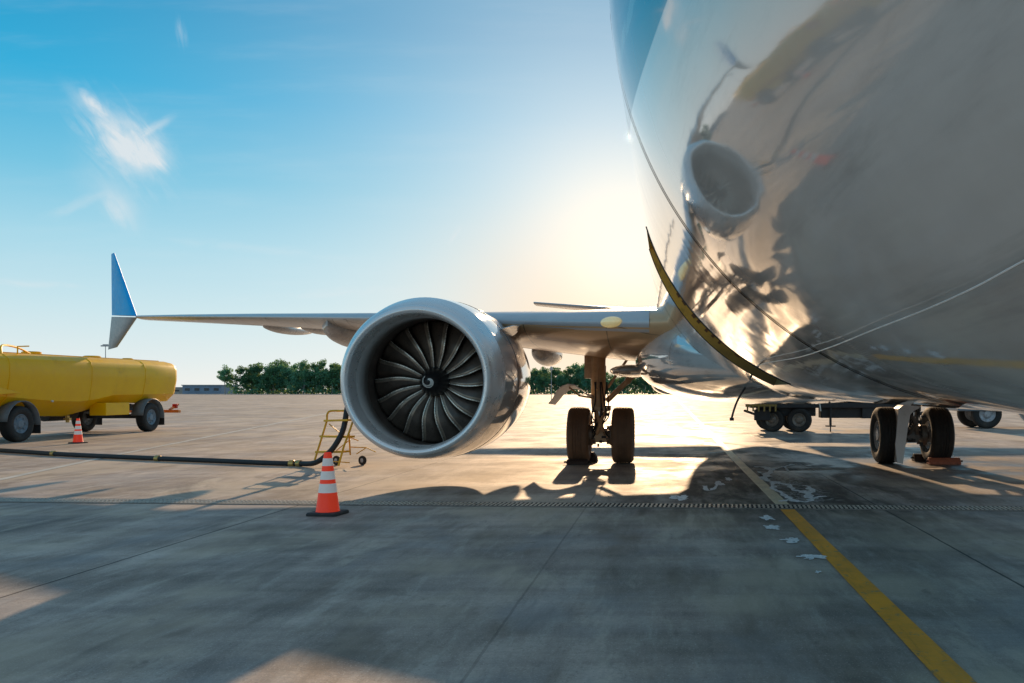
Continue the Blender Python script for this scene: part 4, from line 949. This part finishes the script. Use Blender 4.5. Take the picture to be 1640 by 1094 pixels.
# ------------------------------------------------------------------ ground vehicles beyond the belly
tr = empty('flatbed_trailer', (5, 29, 0), 'low dark flatbed trailer with twin axles seen under the belly beyond the airliner', 'trailer')
def RB(mb, nm, mt, **k): o = mb.build(nm, mt, tr, **k); o.location = (-5, -29, 0); return o
fb_ = MB(); fb_.box((5.3, 29, .86), (5.4, 1.9, .16)); fb_.box((4.6, 29, 1.30), (3.6, 1.8, .7)); fb_.bar((7.0, 28.6, .55), (8.6, 28.6, .6), .12, .12); fb_.box((5.6, 28.5, .62), (1.4, .5, .34)); fb_.box((3.8, 28.6, .66), (1.9, .5, .30)); fb_.box((3.0, 28.3, .55), (.5, .3, .35)); fb_.box((6.6, 28.3, .62), (.8, .4, .36)); fb_.bar((2.4, 28.2, .7), (3.2, 28.2, .42), .08, .08); RB(fb_, 'deck', M['dark'], bevel=.02)
fr_ = MB(); fr_.box((2.95, 28.02, .90), (1.0, .05, .14))
for k in range(6): fr_.box((2.5 + k * .18, 27.98, .78), (.05, .04, .22))
RB(fr_, 'side_rail', pmat('trailer rail', (.3, .2, .05), .6, dirt=(.08, .06, .05), scale=8))
def ywheel(parent, c, r, w_, mt, loc):
    before = set(bpy.data.objects); wheel(parent, (0, 0, 0), r, w_, r * .55, mt, bolts=6)
    for o in set(bpy.data.objects) - before:
        o.rotation_euler.z = R(90 - 18); o.location = Vector(c) + Vector(loc)
for cx_, cy_ in ((4.2, 28.2), (3.35, 28.4), (4.2, 29.8), (3.35, 29.9)): ywheel(tr, (cx_, cy_, .39), .39, .26, M['brake'], (-5, -29, 0))
jk = MB(); jk.tube([(5.18, 28.1, .8), (5.18, 28.1, .22)], .04, 10); jk.box((5.18, 28.1, .20), (.3, .2, .04)); jk.tube([(5.18, 28.1, .22), (5.18, 28.1, .01)], .02, 8); RB(jk, 'support_leg', M['dark'])
wp = MB(); wp.tube(smoothpts([(4.75, 27.95, 1.1), (4.8, 27.9, .9), (4.83, 27.9, .68)], 5), .02, 8); RB(wp, 'strap', M['white'])
pv = empty('service_van', (11.5, 31.5, 0), 'dark service vehicle almost hidden behind the airliner at the right, one wheel showing', 'van')
vb = MB(); vb.prism([(-.95, .62), (.95, .62), (.95, 1.6), (.8, 2.2), (-.8, 2.2), (-.95, 1.6)], 'X', -1.4, 3.6); vb.build('body', M['winglet_grey'], pv, bevel=.05)
vw = MB(); vw.box((.2, -.96, 1.55), (1.6, .012, .5)); vw.build('window', M['blueglass'], pv)
for cx_, cy_ in ((-.35, -.75), (2.6, -.75), (-.35, .75), (2.6, .75)): ywheel(pv, (cx_, cy_, .52), .52, .3, M['rim'], (0, 0, 0))
for o in [x for x in bpy.data.objects if x.parent == pv and x.name.split('.')[0] in ('tyre', 'rim')]: o.rotation_euler.z = R(90)

# ------------------------------------------------------------------ woodland, buildings, masts
def leafmat(name, a, b_, c_):
    m, t, b = material(name); co = t.new('ShaderNodeTexCoord').outputs['Object']; rnd = t.new('ShaderNodeObjectInfo').outputs['Random']
    c = t.mix(t.ss(t.noise(co, .55, 4, .6), .35, .68), a, b_); c = t.mix(t.ss(t.noise(co, 2.5, 3, .6), .5, .75, 0, .6), c, c_)
    hs = t.new('ShaderNodeHueSaturation'); t.put(hs.inputs['Color'], c); t.put(hs.inputs['Value'], t.ss(rnd, 0, 1, .75, 1.3)); t.put(hs.inputs['Hue'], t.ss(rnd, 0, 1, .485, .515))
    t.put(b.inputs['Base Color'], hs.outputs[0]); b.inputs['Roughness'].default_value = .7; b.inputs['Specular IOR Level'].default_value = .1
    tr_ = t.new('ShaderNodeBsdfTranslucent'); t.put(tr_.inputs[0], t.mix(.5, hs.outputs[0], (.30, .38, .06)))
    mx = t.new('ShaderNodeMixShader'); mx.inputs[0].default_value = .45
    t.l.new(b.outputs[0], mx.inputs[1]); t.l.new(tr_.outputs[0], mx.inputs[2]); t.l.new(mx.outputs[0], m.node_tree.nodes['Material Output'].inputs[0]); return m
M['leaf'] = leafmat('tree foliage', (.07, .23, .17), (.14, .34, .19), (.27, .42, .14))
M['bark'] = pmat('tree bark', (.16, .14, .12), .8, scale=3)
M['birch'] = pmat('pale bark', (.34, .33, .31), .8, dirt=(.08, .07, .06), scale=2)
def tree_mesh(seed, H, kind):
    rd = random.Random(seed); tm_ = MB(); lean = rd.uniform(-.4, .4)
    pts = [Vector((0, 0, 0)), Vector((lean * .2, 0, H * .3)), Vector((lean * .6, .2, H * .62)), Vector((lean, 0, H * .94))]
    tm_.tube(smoothpts(pts, 3), [.17 - .15 * k / 9 for k in range(10)], 6)
    tips = []
    for k in range(22):
        z = H * rd.uniform(.12, .9); a = rd.uniform(0, 6.28); L = (H - z) * .32 + rd.uniform(.4, 1.1)
        p0 = Vector((lean * z / H, 0, z)); p1 = p0 + Vector((math.cos(a) * L, math.sin(a) * L, L * rd.uniform(.25, .7)))
        tm_.tube([p0, (p0 + p1) / 2 + Vector((0, 0, .12)), p1], [.06, .04, .015], 4); tips.append(p1); tips.append((p0 + p1) / 2)
    tips.append(Vector((lean, 0, H)))
    lf = MB()
    for c in tips:
        R_ = rd.uniform(.6, 1.3)
        for k in range(46):
            d = Vector((rd.gauss(0, 1), rd.gauss(0, 1), rd.gauss(0, .8))).normalized() * R_ * rd.random() ** .4
            q = c + d; s_ = rd.uniform(.16, .36); u_ = Vector((rd.gauss(0, 1), rd.gauss(0, 1), rd.gauss(0, 1))).normalized(); v_ = u_.cross(Vector((rd.gauss(0, 1), rd.gauss(0, 1), rd.gauss(0, 1)))).normalized()
            lf.add([q - u_ * s_, q + v_ * s_ * .7, q + u_ * s_, q - v_ * s_ * .7], [(0, 1, 2, 3)])
    return tm_, lf
protos = []
for k, (H, br_) in enumerate(((10.5, 'bark'), (9.6, 'birch'), (11.2, 'birch'), (8.6, 'bark'), (10.0, 'bark'))):
    a, b_ = tree_mesh(50 + k, H, 0)
    protos.append((a, b_, br_, H))
LBL = ['leafy tree in the long woodland row on the horizon', 'leafy tree in the long woodland row on the horizon']
made = {}
rd = random.Random(3)
def put_tree(k, x, y, s_, label):
    if k not in made:
        r_ = empty('leafy_tree', (0, 0, 0), label, 'tree', 'trees of the wood on the horizon'); a, b_, br_, H = protos[k]
        a.build('trunk', M[br_], r_); b_.build('crown', M['leaf'], r_, smooth=0); made[k] = r_
    else:
        r_ = copy_tree(made[k])
    r_['label'] = label
    r_.location = (x, y, 0); r_.scale = (s_ * 1.05, s_ * 1.05, s_); r_.rotation_euler.z = rd.uniform(0, 6.28)
C1 = 'tree in the dense green wood along the horizon left of the engine'
C2 = 'tree in the sunlit wood along the horizon right of the engine'
x = -145.5; i = 0
put_tree(1, -150.5, 296, .95, 'thin tree standing slightly apart at the left end of the wood')
while x < 28:
    for row in range(2):
        y = 297 + row * 6 + rd.uniform(-2, 2); px = VX + F * x / y
        s_ = (.88 + .10 * rd.random()) if x < -100 else (.80 + .12 * rd.random())
        if x > -22: s_ *= .82
        s_ *= 1 + .16 * noise.noise(Vector((x * .09, 0, 4))) + .10 * noise.noise(Vector((x * .31, 0, 7)))
        put_tree(rd.randrange(5), x + rd.uniform(-.8, .8) + row * 1.3, y, s_ * (1.0 if row == 0 else 1.06), C1 if px < 700 else C2)
    x += 2.75 if x < -50 else 3.1
ub = MB(); rr_ = random.Random(9)                     # undergrowth at the foot of the wood
for k in range(9000):
    q = Vector((rr_.uniform(-149, 32), rr_.uniform(294, 312), abs(rr_.gauss(0, 1.5)) + .2)); s_ = rr_.uniform(.2, .5)
    u_ = Vector((rr_.gauss(0, 1), rr_.gauss(0, 1), rr_.gauss(0, 1))).normalized(); v_ = u_.cross(Vector((rr_.gauss(0, 1), rr_.gauss(0, 1), .5))).normalized()
    ub.add([q - u_ * s_, q + v_ * s_, q + u_ * s_, q - v_ * s_], [(0, 1, 2, 3)])
tag(ub.build('undergrowth', M['leaf'], smooth=0), 'dark bushes filling the foot of the far wood', 'undergrowth', kind='stuff')

def shed(x0, x1, y, h, mt, label, nwin):
    r_ = empty('low_building', ((x0 + x1) / 2, y, 0), label, 'building'); w_ = x1 - x0
    a = MB(); a.box((0, 0, h / 2), (w_, 12, h)); a.build('wall', mt, r_, smooth=0)
    b_ = MB(); b_.box((0, 0, h + .15), (w_ + .6, 12.6, .3)); b_.build('roof', M['roof'], r_, smooth=0)
    for k in range(nwin):
        c = MB(); c.box((-w_ / 2 + (k + .5) * w_ / nwin, -6.03, h * .55), (w_ / nwin * .5, .08, h * .3)); c.build('window', M['blueglass'], r_, smooth=0)
shed(-184, -174.5, 330, 2.2, M['bldg2'], 'low beige building on the horizon just behind the tanker', 3)
shed(-173.8, -160, 318, 3.0, M['bldg'], 'blue-grey shed on the horizon at the left end of the wood', 4)
def mast(px, y, ztop, label, head):
    r_ = empty('light_mast', ((px - VX) / F * y, y, 0), label, 'light mast')
    a = MB(); a.tube([(0, 0, 0), (0, 0, ztop)], [ztop * .012, ztop * .006], 10); a.build('pole', M['post'], r_)
    b_ = MB(); b_.box((0, 0, ztop), (head, .3, .22)); b_.box((0, 0, ztop + .2), (head * .6, .2, .15)); b_.build('lamp_head', M['post'], r_, smooth=0)
mast(169, 150, CH + 71 / F * 150, 'tall thin floodlight mast rising behind the yellow tanker', 1.5)
mast(883, 100, CH + 34 / F * 100, 'slim pale post standing before the wood right of the engine', .35)

# ------------------------------------------------------------------ render settings
sc.view_settings.view_transform = 'Standard'; sc.view_settings.look = 'None'; sc.view_settings.exposure = 0
sc.render.engine = 'CYCLES'; sc.cycles.use_denoising = True
try: sc.cycles.denoiser = 'OPENIMAGEDENOISE'
except Exception: pass
sc.cycles.max_bounces = 8; sc.cycles.glossy_bounces = 5; sc.cycles.diffuse_bounces = 4; sc.cycles.sample_clamp_indirect = 6
